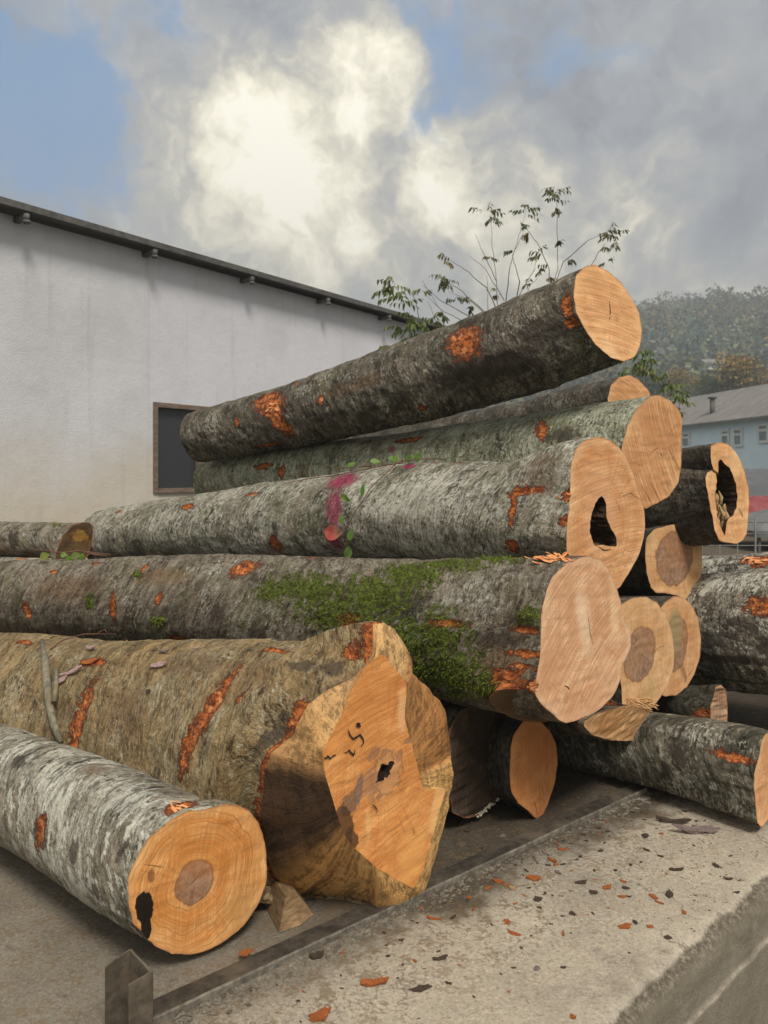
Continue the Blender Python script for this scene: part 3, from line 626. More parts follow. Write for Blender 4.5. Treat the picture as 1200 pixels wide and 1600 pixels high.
# 16 split log low behind the mossy one
b16 = make_log('split', 'split log under the mossy end, just a curved sliver of ribbed orange wood', (985, 1102), 3.3, -50,
    [(905,1126),(925,1118),(955,1108),(985,1104),(1020,1108),(1034,1122),(1025,1140),(1005,1152),(985,1158),(955,1157),(925,1148)],
    [(880, 1110, 3.7, .12), (700, 1105, 4.4, .14)], B_moss,
    dict(base=(.60,.34,.15), warm=(.40,.16,.05), pale=(.74,.50,.27), pith=(985,1130), saw=58, sawamt=.7, rings=.1), fel=-18, seed=16, r0=.10, blend=.35, relief=.003,
    fields=[('wound',960,1100,.15,.05,0)])

# 14, 15 ends resting on the slab
z = Z(600, 1080, 2.667)
b14 = make_log('old', 'old blackish brown log end with pale fungus along its lower rim', (750, 1195), 3.25, -46,
    z([(262,250),(275,150),(320,80),(400,40),(480,60),(530,130),(542,230),(532,330),(515,400),(480,450),(430,490),(390,525),(330,530),(285,505),(268,400)]),
    [(600, 1150, 3.9, .225), (350, 1080, 5.0, .2)], B_dark,
    dict(base=(.045,.030,.020), warm=(.028,.018,.012), pale=(.10,.072,.05), pith=(750,1195), saw=80, sawamt=.35, rings=.2, dirt=.6), seed=14, r0=.235, relief=.006)
b15 = make_log('narrow', 'narrow orange log end pointed at its foot, right of the blackish old end', (838, 1203), 3.28, -48,
    z([(528,240),(540,180),(580,125),(640,118),(690,160),(715,210),(725,290),(710,390),(680,480),(655,530),(640,531),(620,520),(600,495),(560,470),(530,420),(524,380),(526,300)]),
    [(720, 1160, 3.9, .20), (500, 1100, 4.9, .19)], B_dark,
    dict(base=(.52,.22,.08), warm=(.42,.14,.04), pale=(.58,.28,.11), pith=(832,1170), saw=92, sawamt=.4, rings=.3), seed=15, r0=.2,
    cracks=[([(835,1252),(838,1265),(839,1276)],.006)])

# 12, 19 big logs at the right edge
b12 = make_log('right', 'thick grey log with white lichen running out of the right side of the photo', (1420, 985), 3.9, -45,
    [(1420 + 60 * math.cos(a), 985 + 105 * math.sin(a)) for a in np.linspace(0, 2 * np.pi, 24, endpoint=False)],
    [(1200, 985, 4.3, .352), (1085, 985, 4.72, .345), (900, 985, 5.5, .32)], B_right, dict(pith=(1420, 985)), seed=12, r0=.35, rough=.006,
    fields=[('wound',1190,946,.06,.05,0),('lichen',1130,915,.3,.07,0),('lichen',1185,900,.2,.05,0),('dark',1150,1030,.35,.03,0),('dark',1160,975,.06,.05,0),('dark',1195,1010,.05,.05,0),('dark',1110,1000,.1,.05,0),('dark',1140,1062,.5,.012,0),('dark',1150,1085,.4,.05,0)])
b19 = make_log('rear', 'pale log behind the thick grey one at the right, shredded bark on top', (1340, 905), 4.8, -45,
    [(1340 + 30 * math.cos(a), 905 + 48 * math.sin(a)) for a in np.linspace(0, 2 * np.pi, 20, endpoint=False)],
    [(1150, 912, 5.1, .20), (1000, 915, 5.9, .19)], B_right, dict(pith=(1340, 905)), seed=19, r0=.2, rough=.008,
    fields=[('lichen',1140,875,.3,.05,0),('dark',1135,883,.12,.010,0),('wound',1190,875,.10,.05,0)])

# 13 lower right
b13 = make_log('lower', 'thin lichen-spotted log on the bare concrete at the lower right of the pile', (1205, 1217), 3.2, -41,
    [(1206,1142),(1196,1146),(1190,1158),(1185,1185),(1179,1205),(1178,1230),(1181,1262),(1183,1286),(1190,1293),(1202,1280),(1222,1255),(1234,1215),(1230,1172),(1218,1148)],
    [(1040, 1170, 3.55, .172), (870, 1150, 3.98, .155)], B_low,
    dict(base=(.60,.33,.16), warm=(.52,.22,.08), pale=(.74,.48,.27), pith=(1205,1217), saw=70, sawamt=.5, rings=.3, heart=(1208,1212,.05,.06,0)), seed=13, r0=.2, extend=(.9, .15), rough=.003,
    fields=[('wound',1145,1184,.07,.018,0),('dark',1143,1172,.05,.03,0),('wound',1155,1283,.07,.03,0),('dark',1060,1175,.05,.12,0),('dark',1045,1205,.03,.06,0),('lichen',1100,1150,.25,.03,0),('lichen',1060,1140,.06,.03,0),('dark',1140,1285,.10,.02,0)])

# 17 short stick
b17 = make_log('short', 'short weathered split billet lying under the thick grey log', (1122, 1103), 4.15, -25,
    Z(850, 850, 3.403)([(905,800),(910,760),(940,748),(968,775),(976,860),(975,950),(950,970),(910,960),(885,930),(885,860)]),
    [(1060, 1098, 4.3, .10), (1000, 1092, 4.6, .10)], B_dark,
    dict(base=(.34,.22,.14), warm=(.24,.12,.06), pale=(.48,.34,.23), pith=(1122,1103), saw=85, sawamt=.7, rings=.1), seed=17, r0=.10, blend=.15, relief=.008,
    fields=[('wound',1095,1118,.06,.04,0)])

# 18 far left, and two more beyond
z = Z(0, 780, 4.615)
b18 = make_log('farleft', 'short log with a blackened rotten end at the far left by the white wall', (118, 845), 4.95, -40,
    z([(395,440),(405,380),(420,340),(450,260),(520,190),(600,165),(655,172),(672,230),(660,330),(640,400),(600,450),(500,470)]),
    [(60, 845, 5.0, .120), (-120, 838, 5.25, .12)], B_moss,
    dict(base=(.045,.026,.014), warm=(.03,.016,.010), pale=(.16,.10,.04), pith=(118,845), saw=80, sawamt=.2, rings=.1, dirt=.7,
         spots=[(125,838,.05,.04,0,(.42,.22,.04),1.2,.35,.5)]), seed=18, r0=.118, blend=.16,
    fields=[('lichen',50,840,.10,.05,0),('dark',20,845,.04,.08,0),('brown',10,860,.06,.04,0),('moss',90,822,.05,.02,0)])
b20 = make_log('leftlow', 'log below the mossy one at the left edge, just a thin orange crescent visible', (2, 958), 4.95, -40,
    [(2 + 36 * math.cos(a), 962 + 38 * math.sin(a)) for a in np.linspace(0, 2 * np.pi, 24, endpoint=False)],
    [(-150, 950, 5.6, .15)], B_dark, dict(base=(.55,.24,.09), warm=(.45,.16,.05), pale=(.62,.32,.14), pith=(2, 958), rings=.2), seed=20, r0=.15)
b21 = make_log('leftback', 'pale barked log top just showing behind the left end of the mossy log', (40, 905), 4.95, -60,
    [(34 + 26 * math.cos(a), 905 + 34 * math.sin(a)) for a in np.linspace(0, 2 * np.pi, 20, endpoint=False)],
    [(-150, 900, 5.4, .15)], B_paint, dict(pith=(36, 905)), seed=21, r0=.145)
# 2 the flared butt log: flat sawn facet in the middle, hewn flanks falling back round it
z = Z(400, 960, 3.2)
plB = Plane((600, 1240), 2.50, -45)
thB = np.linspace(0, 2 * np.pi, 420, endpoint=False)
mainp = z([(625,200),(590,225),(535,265),(470,390),(415,530),(330,690),(345,800),(385,930),(405,1000),(440,1100),(490,1165),(600,1265),(700,1325),(790,1372),(815,1320),(845,1240),(890,1090),(915,980),(945,895),(962,876),(900,874),(838,872),(818,800),(790,700),(768,610),(745,520),(750,400),(764,350),(690,270),(645,205)])
outp = z([(640,40),(690,75),(740,150),(780,220),(775,290),(860,370),(920,430),(950,500),(975,700),(985,800),(978,868),(965,905),(965,960),(930,1100),(880,1270),(840,1400),(790,1470),(740,1490),(600,1482),(560,1472),(535,1460),(530,1492),(490,1530),(430,1555),(380,1560),(300,1520),(200,1420),(100,1320),(60,1230),(45,1100),(25,1010),(35,900),(50,780),(75,690),(95,675),(130,650),(185,605),(200,560),(260,450),(340,390),(440,345),(500,300),(560,230),(590,140),(585,55)])
degB = np.degrees(thB)
def prof(tab):
    a = [t[0] for t in tab]; v = [t[1] for t in tab]; return np.interp(degB, a, v)
backB = circ_smooth(prof([(0,.03),(3,.05),(7,.11),(60,.12),(74,.09),(78,.05),(98,.05),(120,.08),(150,.18),(180,.30),(215,.34),(245,.22),(265,.08),(280,.035),(340,.03),(360,.03)]), 2)
rm = circ_smooth(ray_poly([plB.uv(*p) for p in mainp], thB), 1)
# outer outline is traced at its own (receding) depth
def outer_pts():
    r0_ = ray_poly([plB.uv(*p) for p in outp], thB); P = []
    for a, r_, bk in zip(thB, r0_, backB):
        q = plB.C + (plB.e1 * math.cos(a) + plB.e2 * math.sin(a)) * r_; px = CX + q[0] / q[1] * F; py = HZ - (q[2] - CAMZ) / q[1] * F
        P.append(plB.hit(px, py, bk))
    return np.array(P)
OB = outer_pts(); OB[:, 2] = np.maximum(OB[:, 2], .004)
OB += (.004 * fbm(np.stack([np.cos(thB) * 12, np.sin(thB) * 12, 0 * thB], -1), 4, 3))[:, None] * (plB.e1 * np.cos(thB)[:, None] + plB.e2 * np.sin(thB)[:, None])
root = empty('log', (plB.C[0], plB.C[1], 0)); tag(root, 'huge flared butt log with black scribbled marks on its orange sawn face', 'log', 'beech logs stacked on the concrete platform')
uvB = lambda x, y: tuple(plB.uv(*z([(x, y)])[0]))
sp = []
for (x, y, ra, rb, rt, colr, amp, soft, amt) in [
        (650,800,.075,.080,0,(.25,.14,.08),.9,.10,.75),(655,800,.060,.064,20,(.55,.27,.11),.9,.10,.85),(575,850,.045,.05,0,(.34,.17,.09),.8,.2,.7),(590,700,.03,.022,30,(.24,.13,.08),.8,.2,.6),
        (638,790,.030,.026,30,(.012,.006,.004),1.2,.08,1),(675,755,.018,.012,40,(.012,.006,.004),1.2,.1,1),(470,950,.035,.035,40,(.15,.09,.06),.8,.2,.8),(515,880,.018,.05,-15,(.16,.11,.09),.9,.2,.8),
        (440,1050,.038,.07,20,(.06,.032,.016),.6,.08,.85),(480,1120,.022,.04,20,(.06,.032,.016),.8,.1,.85),(765,630,.03,.012,0,(.2,.12,.07),.8,.2,.7),(730,480,.02,.07,0,(.76,.48,.25),.6,.5,.6),(560,1060,.012,.06,0,(.70,.42,.18),.8,.5,.6),
        (910,960,.035,.10,-15,(.72,.42,.17),.4,.3,.8),(780,1220,.06,.10,-20,(.72,.38,.12),.6,.6,.5)]:
    a, b_ = uvB(x, y); sp.append((a, b_, ra, rb, R(rt), colr, amp, soft, amt))
cmB = cutwood('cut_wood_butt', base=(.62,.275,.085), warm=(.54,.195,.05), pale=(.70,.37,.14), pith=uvB(640,790), saw=14, sawamt=.42, rings=.45, ringR=.2, spots=sp)
K = 90; t = np.linspace(0, 1, K)[:, None]; rr = rm[None] * t
X = rr * np.cos(thB); Y = rr * np.sin(thB); zz = .002 * fbm(np.stack([X * 8, Y * 30, 0 * X], -1), 2, 3)
hx, hy = uvB(645, 785); hd = np.hypot(X - hx, Y - hy); zz -= .03 * sstep(.022, .008, hd)
kids = [link('cut_end', raw_mesh('cut_end', plB.at(X, Y, -zz).reshape(-1, 3), grid_idx(K, 420, True), None, {'fc': np.stack([X, Y, 0 * X], -1).reshape(-1, 3), 'rim': np.full(X.size, .5)}), cmB, root)]
# hewn flanks
m = Mat('hewn_wood'); V = m.attr('fc', 'Vector'); T = m.attr('tint', 'Color'); q = m.attr('fib', 'Vector')
qw = m.vmath('ADD', q, m.vmath('SCALE', m.noise(V, 6, 4, .6, color=True), scale=.10)); st = m.add(m.mul(m.noise(m.vmath('MULTIPLY', qw, (26, 5, 1)), 1, 6, .72), .6), m.mul(m.noise(m.vmath('MULTIPLY', V, (42, 7, 42)), 1, 6, .72), .4)); st2 = m.noise(m.vmath('MULTIPLY', qw, (90, 14, 1)), 1, 4, .65); bg_ = m.noise(V, 9, 5, .65); gr = m.noise(V, 90, 5, .7)
c = m.mix(m.sst(st, .53, .43, 0, .75), T, m.vmath('SCALE', T, scale=.30)); c = m.mix(m.sst(st, .55, .75, 0, .5), c, m.vmath('SCALE', T, scale=1.35))
c = m.mix(m.sst(bg_, .50, .68, 0, .25), c, m.vmath('SCALE', T, scale=.45)); c = m.mix(m.sst(gr, .52, .76, 0, .5), c, (.06, .03, .015)); c = m.mix(m.sst(m.noise(m.vmath('MULTIPLY', V, (9, 4, 9)), 1, 6, .7), .54, .62, 0, .4), c, m.vmath('SCALE', T, scale=.3)); c = m.mix(m.sst(st2, .56, .70, 0, .6), c, (.05, .025, .012))
M_hewn = m.done(c, .85, m.add(st, m.mul(st2, .4), m.mul(gr, .4)), .010)
K = 50; t = np.linspace(0, 1, K)[:, None, None]; MP = plB.at(rm * np.cos(thB), rm * np.sin(thB)); P = MP[None] * (1 - t) + OB[None] * t
wv = np.linspace(0, 1, K)[:, None]; bulge_ = np.sin(wv * np.pi) * (prof([(0,.0),(20,.02),(60,.02),(80,.01),(150,.01),(190,.02),(230,.03),(260,.015),(300,.004),(360,0)]))[None]
P += bulge_[..., None] * plB.n; nz = fbm(P * 14, 5, 4) * .006 + fbm(np.stack([degB[None] / 2.2 + 0 * wv, wv * 2 + 0 * degB[None], 0 * wv + 0 * degB[None]], -1), 8, 3) * .0008
P += (nz * np.sin(wv * np.pi))[..., None] * plB.n
tabc = [(0,(.66,.38,.14)),(4,(.60,.32,.12)),(8,(.40,.185,.06)),(40,(.45,.21,.07)),(70,(.40,.19,.065)),(76,(.55,.30,.12)),(80,(.70,.44,.20)),(97,(.62,.36,.15)),(102,(.42,.24,.11)),(115,(.52,.31,.14)),(140,(.60,.35,.14)),(150,(.40,.22,.09)),(157,(.075,.042,.024)),
        (184,(.075,.042,.022)),(192,(.22,.12,.045)),(202,(.56,.30,.105)),(225,(.66,.37,.14)),(250,(.70,.41,.165)),(276,(.68,.39,.15)),(281,(.64,.37,.14)),(330,(.70,.43,.17)),(360,(.66,.38,.14))]
tint = np.stack([np.interp(degB, [a for a, _ in tabc], [c_[k] for _, c_ in tabc]) for k in range(3)], -1)[None].repeat(K, 0)
X = ((P - plB.C) @ plB.e1); Y = ((P - plB.C) @ plB.e2)
me = raw_mesh('hewn_flank', P.reshape(-1, 3), grid_idx(K, 420, True), None, {'fc': np.stack([X, Y, (P - plB.C) @ plB.n], -1).reshape(-1, 3),
     'fib': np.stack([thB[None] * .5 + 0 * wv, wv * .3 + 0 * thB[None], 0 * wv + 0 * thB[None]], -1).reshape(-1, 3)})
at = me.attributes.new('tint', 'FLOAT_COLOR', 'POINT'); at.data.foreach_set('color', np.concatenate([tint, np.ones((K, 420, 1))], -1).astype(np.float32).ravel())
kids.append(link('hewn_flank', me, M_hewn, root))
bB = make_body(OB, plB.C, [(500, 1204, 2.68, .448), (400, 1176, 2.90, .408), (150, 1128, 3.42, .375), (0, 1102, 3.78, .345)], .48, .42, 2, B_butt, root, th=thB, extend=(.6, .34), rough=.006, bulge=.04,
    fields=[('wound',345,1085,.022,.10,8),('wound',320,1120,.022,.12,0),('wound',292,1165,.024,.09,0),('wound',120,1130,.035,.14,0),('wound',462,1120,.022,.06,20),('wound',475,1105,.03,.02,0),('wound',550,1022,.035,.014,0),('wound',430,1017,.06,.012,0),('wound',146,1035,.07,.02,0),
            ('wound',40,1003,.05,.012,0),('wound',582,985,.03,.04,0),('wound',420,1180,.012,.08,0),('wound',408,1280,.025,.10,0),('wound',425,1360,.03,.08,0),('wound',375,1090,.012,.02,0),('wound',585,975,.04,.04,0),
            ('dark',545,990,.05,.06,0),('dark',520,1045,.05,.05,0),('dark',425,1150,.05,.08,0),('dark',470,1040,.04,.04,0),('brown',200,1110,.15,.1,0),('brown',400,1060,.1,.1,0),('dark',450,1000,.10,.03,0),('brown',300,1040,.3,.06,0),
            ('lichen',380,1200,.14,.06,0),('lichen',330,1140,.03,.10,0),('lichen',180,1150,.03,.05,0),('lichen',20,1080,.08,.10,0),('lichen',460,1012,.04,.04,0)])
kids.append(bB.ob)
rg = bB.G[-1]; c_ = rg.mean(0); t = np.linspace(1, 0, 8)[:, None, None]; kids.append(link('cut_end', raw_mesh('cut_end', (c_ + (rg - c_) * t).reshape(-1, 3), grid_idx(8, 420, True)), M_old, root))
M_ink = simple('black_marker', (.012, .011, .011), (.03, .02, .016), 60)
for pts, wd in [([(455,570),(465,600),(482,622),(500,612),(515,600),(530,618),(535,640),(518,662)], .0065), ([(498,545),(508,552),(520,560)], .013), ([(506,548),(518,548)], .010),
                ([(333,712),(348,720),(352,705),(368,722),(378,708),(388,700),(398,700)], .006), ([(436,690),(450,688),(462,678),(470,690),(484,700),(490,685),(490,672)], .006), ([(575,945),(592,958),(603,975),(600,995)], .004), ([(780,1060),(786,1085),(790,1108)], .002)]:
    kids.append(ribbon(plB, z(pts), wd, M_ink, root, name='marker_stroke', lift=.0045))
bpy.context.view_layer.update()
for o in kids: adopt(o, root)
bB.root = root

# branch stub under the mossy log
bM = LOGS['mossy']
z = Z(680, 850, 3.6375)
_pl = Plane((809, 1103), 2.93, -20, -48); _th = np.linspace(0, 2 * np.pi, 128, endpoint=False)
_ro = circ_smooth(ray_poly([_pl.uv(*p) for p in z([(305,862),(335,832),(430,822),(520,832),(565,862),(610,920),(655,965),(700,1010),(620,1015),(500,1005),(430,985),(350,940),(315,900)])], _th), 2)
M_stub = cutwood('cut_wood_stub', base=(.10, .06, .03), warm=(.07, .035, .018), pale=(.17, .11, .06), saw=20, sawamt=.3, rings=.3, dirt=.5)
late(bM, end_disc('branch_stub_cut', _pl, _th, _ro, M_stub, bM.root, seed=33))
_fr = _pl.at(_ro * np.cos(_th), _ro * np.sin(_th)); _tgt = W(860, 1040, 3.25); _K = 26; _rows = []
for k in range(_K):
    t = k / (_K - 1); q = _fr + (_tgt - _pl.C) * t; cc = q.mean(0); q = cc + (q - cc) * (1 + .35 * t * t); q = q + (.006 * fbm(q * 30, 4, 3) * min(1, t * 6))[:, None]; _rows.append(q)
_G = np.array(_rows); _cyl = np.stack([np.linspace(0, .3, _K)[:, None] + 0 * _th, np.cos(_th)[None] * .1 + 0 * np.zeros((_K, 1)), np.sin(_th)[None] * .1 + np.zeros((_K, 1))], -1)
_w = np.full((_K, 128), -2.); _w = np.maximum(_w, 1 - abs((_th[None] - 1.4) / 1.5) - np.linspace(0, 1.1, _K)[:, None]); _mo = np.full((_K, 128), -2.); _mo = np.maximum(_mo, .6 - abs((_th[None] - 3.6) / 1.3))
_at = {'cyl': _cyl.reshape(-1, 3), 'wound': _w.ravel(), 'moss': _mo.ravel()}
for nm in ('paint', 'dark', 'lichen', 'brown'): _at[nm] = np.full(_w.size, -2.)
late(bM, link('branch_stub', raw_mesh('branch_stub', _G.reshape(-1, 3), grid_idx(_K, 128, True), None, _at), B_moss, bM.root))

# moss tufts
m = Mat('moss_leaves'); f = m.noise(m.coord('Object'), 60, 3, .6); M_tuft = m.done(m.mix(m.sst(f, .3, .7), (.035, .055, .008), (.21, .28, .03)), .9)
I = np.argwhere(bM.moss > -.12); I = I[np.linspace(0, len(I) - 1, min(len(I), 15000)).astype(int)]
V = []; Tt = []
Pm = bM.G[I[:, 0], I[:, 1]]; Nm = bM.rd[I[:, 0], I[:, 1]]; dens = fbm(Pm * 26, 12, 3) + bM.moss[I[:, 0], I[:, 1]] * 1.4 > .25
Pm = Pm[dens]; Nm = Nm[dens]
for r_ in range(3):
    n = len(Pm); o = Pm + rng.normal(0, .005, (n, 3)); dr = Nm + rng.normal(0, .55, (n, 3)); dr /= np.linalg.norm(dr, axis=1)[:, None]; L = rng.uniform(.007, .021, n)[:, None]
    sd = np.cross(dr, rng.normal(0, 1, (n, 3))); sd /= np.linalg.norm(sd, axis=1)[:, None]; V.append(np.stack([o - sd * .0016, o + sd * .0016, o + dr * L], 1).reshape(-1, 3))
V = np.concatenate(V); late(bM, tag(link('moss', raw_mesh('moss', V, None, np.arange(len(V)).reshape(-1, 3), smooth=False), M_tuft, bM.root), kind='stuff'))

# splinters at the foot of the heart log, fungus on the old end
M_splint = simple('splinter_wood', (.42, .22, .09), (.72, .45, .22), 60, st=(1, 1, 1))
mb = MB()
for k in range(46):
    a = b10.pl.hit(978 + rng.uniform(0, 42), 1096 + rng.uniform(-6, 10)) + b10.pl.n * rng.uniform(0, .01); dv = np.array([rng.uniform(.2, .9), rng.uniform(-.6, 0), rng.uniform(-.45, .25)]); dv /= np.linalg.norm(dv)
    L = rng.uniform(.02, .07); mb.tube([a, a + dv * L * .5 + rng.normal(0, .003, 3), a + dv * L], [rng.uniform(.002, .005), .003, .0006], 5)
late(b10, mb.build('splinters', M_splint, b10.root, True))
mb = MB(); M_fung = simple('fungus', (.40, .36, .27), (.62, .58, .48), 60)
for k in range(60):
    a = R(rng.uniform(-100, -10)); j = int((a % (2 * np.pi)) / (2 * np.pi) * NTH) % NTH; r_ = b14.ro[j] - rng.uniform(-.002, .014)
    c_ = b14.pl.C + (b14.pl.e1 * math.cos(a) + b14.pl.e2 * math.sin(a)) * r_ + b14.pl.n * .003; s_ = rng.uniform(.004, .010)
    tt = np.linspace(0, np.pi, 5); ph = np.linspace(0, 2 * np.pi, 8, endpoint=False)
    mb.grid(c_ + s_ * np.stack([np.sin(tt)[:, None] * np.cos(ph), np.sin(tt)[:, None] * np.sin(ph), np.cos(tt)[:, None] * .6 + 0 * ph], -1) * rng.uniform(.7, 1.2, 3), True)
late(b14, mb.build('fungus_crust', M_fung, b14.root, True))
# pale rotten wood inside the hollow log
mb = MB(); zc = Z(1000, 650, 6)
for k in range(26):
    x, y = zc([(rng.uniform(722, 850), rng.uniform(760, 1000))])[0]; a = b8.pl.hit(x, y) - b8.pl.n * rng.uniform(.02, .10) ; L = rng.uniform(.03, .09)
    mb.tube([a + [0, 0, -L * .6], a + rng.normal(0, .006, 3), a + [rng.uniform(-.01, .01), .01, L * .6]], [.012, rng.uniform(.010, .018), .003], 6)
late(b8, mb.build('rotten_core', M_hollowpale, b8.root, True))

# ---------------------------------------------------------------- platform
ED = np.array([.734, .678]); NR = np.array([.678, -.734]); E0 = np.array([.602, 2.058])
svals = np.concatenate([np.arange(-9, -.6, .12), np.arange(-.6, 3.2, .0125), np.arange(3.2, 20, .12)])
prof_o = np.concatenate([-np.concatenate([np.arange(16, 3.6, -.25), np.arange(3.6, 1.4, -.05), np.arange(1.4, .03, -.014)])])
top = [(o, 0.0) for o in prof_o] + [(-.028, 0), (-.016, -.001), (-.006, -.004), (.002, -.010), (.010, -.018), (.020, -.027), (.028, -.036), (.036, -.046), (.042, -.056), (.046, -.068), (.048, -.08)]
top += [(.049, v) for v in np.arange(-.09, -.158, -.010)] + [(.050, -.160), (.058, -.163), (.060, -.168)] + [(.060, v) for v in np.arange(-.178, -.5, -.014)] + [(.060, -.7), (.060, -1.35)]
top = np.array(top)
S_, O_ = np.meshgrid(svals, top[:, 0], indexing='ij'); Zp = np.repeat(top[None, :, 1], len(svals), 0)
# wandering chipped arris
nb = sstep(-.03, .004, O_) * sstep(-.12, -.05, Zp)
wob = .004 * vnoise(np.stack([svals * 3, 0 * svals, 0 * svals], -1), 4) + .005 * fbm(np.stack([svals * 12, 0 * svals, 0 * svals], -1), 6, 3)
O2 = O_ + (wob[:, None] * sstep(-.10, .0, O_) * sstep(-.3, -.06, Zp))
Pq = np.stack([E0[0] + ED[0] * S_ + NR[0] * O2, E0[1] + ED[1] * S_ + NR[1] * O2, Zp], -1)
rgh = fbm(Pq * 45, 21, 3); big_ = np.maximum(0, fbm(Pq * 17, 23, 2))
Pq[..., 2] += -nb * (.010 * big_ + .008 * np.abs(rgh)) + (O_ < -.0) * (.0012 * fbm(Pq * 30, 2, 3) + .003 * vnoise(Pq * 1.5, 3)) * (O_ < 0)
sh = nb * (.005 * rgh + .008 * big_) * -1 + (O_ > .04) * .0015 * rgh; Pq[..., 0] += NR[0] * sh; Pq[..., 1] += NR[1] * sh
m = Mat('concrete'); V = m.geo('Position'); n1_ = m.noise(V, 2.2, 6, .62); n2_ = m.noise(V, 14, 6, .68); n3_ = m.noise(V, 75, 5, .72); n4_ = m.noise(V, 260, 3, .7); n0_ = m.noise(V, .7, 3, .5)
c = m.mix(m.sst(m.add(m.mul(n1_, .55), m.mul(n2_, .45)), .36, .62), (.28, .247, .203), (.46, .41, .335))
c = m.mix(m.sst(n0_, .42, .62, 0, .35), c, (.44, .39, .31)); c = m.mix(m.sst(n2_, .56, .72, 0, .6), c, (.58, .52, .41)); c = m.mix(m.sst(n2_, .42, .30, 0, .6), c, (.15, .13, .105))
c = m.mix(m.sst(n3_, .54, .68, 0, .5), c, (.13, .11, .09)); c = m.mix(m.sst(n3_, .46, .34, 0, .5), c, (.56, .52, .43)); c = m.mix(m.sst(n4_, .55, .75, 0, .5), c, (.10, .085, .065))
v_ = m.voro(V, 120); c = m.mix(m.sst(v_, .20, .12, 0, .7), c, (.07, .06, .045))
x_, y_, z_ = m.sep(V)
# spilled bark dirt along and behind the rail, darkened to paint in the shade under the pile
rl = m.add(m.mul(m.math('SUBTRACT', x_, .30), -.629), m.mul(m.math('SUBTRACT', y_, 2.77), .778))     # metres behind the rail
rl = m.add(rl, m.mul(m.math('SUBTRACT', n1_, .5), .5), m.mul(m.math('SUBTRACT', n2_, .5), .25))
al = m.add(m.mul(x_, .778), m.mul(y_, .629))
dirt_shade_ = m.mul(m.sst(rl, -.20, -.02), m.sst(al, .95, 1.9, .55, 1)); dirt_shade_ = m.mul(dirt_shade_, m.sst(m.add(n2_, m.mul(m.math('SUBTRACT', n3_, .5), .5)), .34, .56, .82, 1), m.sst(z_, -.03, -.01))
c = m.mix(m.mul(dirt_shade_, .93), c, m.mix(n3_, (.012, .009, .006), (.05, .037, .024)))
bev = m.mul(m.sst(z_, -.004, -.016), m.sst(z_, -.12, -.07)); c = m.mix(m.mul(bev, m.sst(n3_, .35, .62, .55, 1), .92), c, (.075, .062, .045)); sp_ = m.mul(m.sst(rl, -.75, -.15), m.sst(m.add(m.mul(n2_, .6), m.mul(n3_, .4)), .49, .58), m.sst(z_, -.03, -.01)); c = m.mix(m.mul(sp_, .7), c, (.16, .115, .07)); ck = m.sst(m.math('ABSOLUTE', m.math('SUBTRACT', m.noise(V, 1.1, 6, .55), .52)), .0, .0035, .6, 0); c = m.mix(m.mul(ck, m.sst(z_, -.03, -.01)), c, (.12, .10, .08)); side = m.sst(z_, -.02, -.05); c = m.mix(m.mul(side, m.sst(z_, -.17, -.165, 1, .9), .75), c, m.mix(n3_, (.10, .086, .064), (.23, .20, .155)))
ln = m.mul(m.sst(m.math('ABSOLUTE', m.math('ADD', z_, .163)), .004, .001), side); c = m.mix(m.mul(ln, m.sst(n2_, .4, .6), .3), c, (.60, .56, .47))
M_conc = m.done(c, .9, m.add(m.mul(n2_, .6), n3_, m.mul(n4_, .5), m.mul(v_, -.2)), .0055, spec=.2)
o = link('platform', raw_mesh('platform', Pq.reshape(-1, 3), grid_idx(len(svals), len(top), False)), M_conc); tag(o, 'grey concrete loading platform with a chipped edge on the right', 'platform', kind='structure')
# ground beyond
m = Mat('ground'); V = m.geo('Position'); a = m.noise(V, .12, 5, .6); b_ = m.noise(V, 3, 6, .7); M_gr = m.done(m.mix(m.sst(m.add(m.mul(a, .6), m.mul(b_, .4)), .4, .6), (.10, .095, .08), (.07, .085, .04)), .95, b_, .02)
mb = MB(); g = np.concatenate([-np.geomspace(1200, 3, 24), [0], np.geomspace(3, 1200, 24)]); XX, YY = np.meshgrid(g, g, indexing='ij'); mb.grid(np.stack([XX, YY, -1.32 + 0 * XX], -1))
tag(mb.build('ground', M_gr), 'dull ground of the yard below the platform', 'ground', kind='structure')

# ---------------------------------------------------------------- steel rail, post
M_steel = simple('dirty_steel', (.022, .018, .014), (.075, .062, .048), 30, .75, .002, c3=(.11, .085, .06), spec=.4)
M_steel2 = simple('worn_steel_edge', (.07,.062,.05), (.20,.18,.145), 45, .6, .002, spec=.5)
M_steelp = simple('grey_steel', (.055,.045,.034), (.13,.108,.082), 26, .75, .002, c3=(.085,.045,.024), spec=.2)
A = np.array([-.66, 2.03]); Bp = np.array([1.23, 3.555]); dr = (Bp - A) / np.linalg.norm(Bp - A); Ln = np.linalg.norm(Bp - A); nb_ = np.array([-dr[1], dr[0]])
root = empty('steel_rail', (*A, 0)); tag(root, 'flat dirty steel rail with a raised lip along the foot of the pile', 'rail')
ang = math.atan2(dr[1], dr[0])
t = np.linspace(0, Ln, 220); cx = np.array([0, .0, .004, .062, .074, .078, .078]); czz = np.array([-.03, .014, .016, .016, .015, .011, -.02])
G = np.zeros((len(t), len(cx), 3)); G[..., 0] = t[:, None]; G[..., 1] = cx[None]; G[..., 2] = czz[None] + .0012 * vnoise(np.stack([t[:, None] * 9 + 0 * cx, cx[None] * 30 + 0 * t[:, None], 0 * t[:, None] + 0 * cx], -1), 3)
mb = MB(); mb.grid(G); o = mb.build('base_plate', M_steel, root, False)
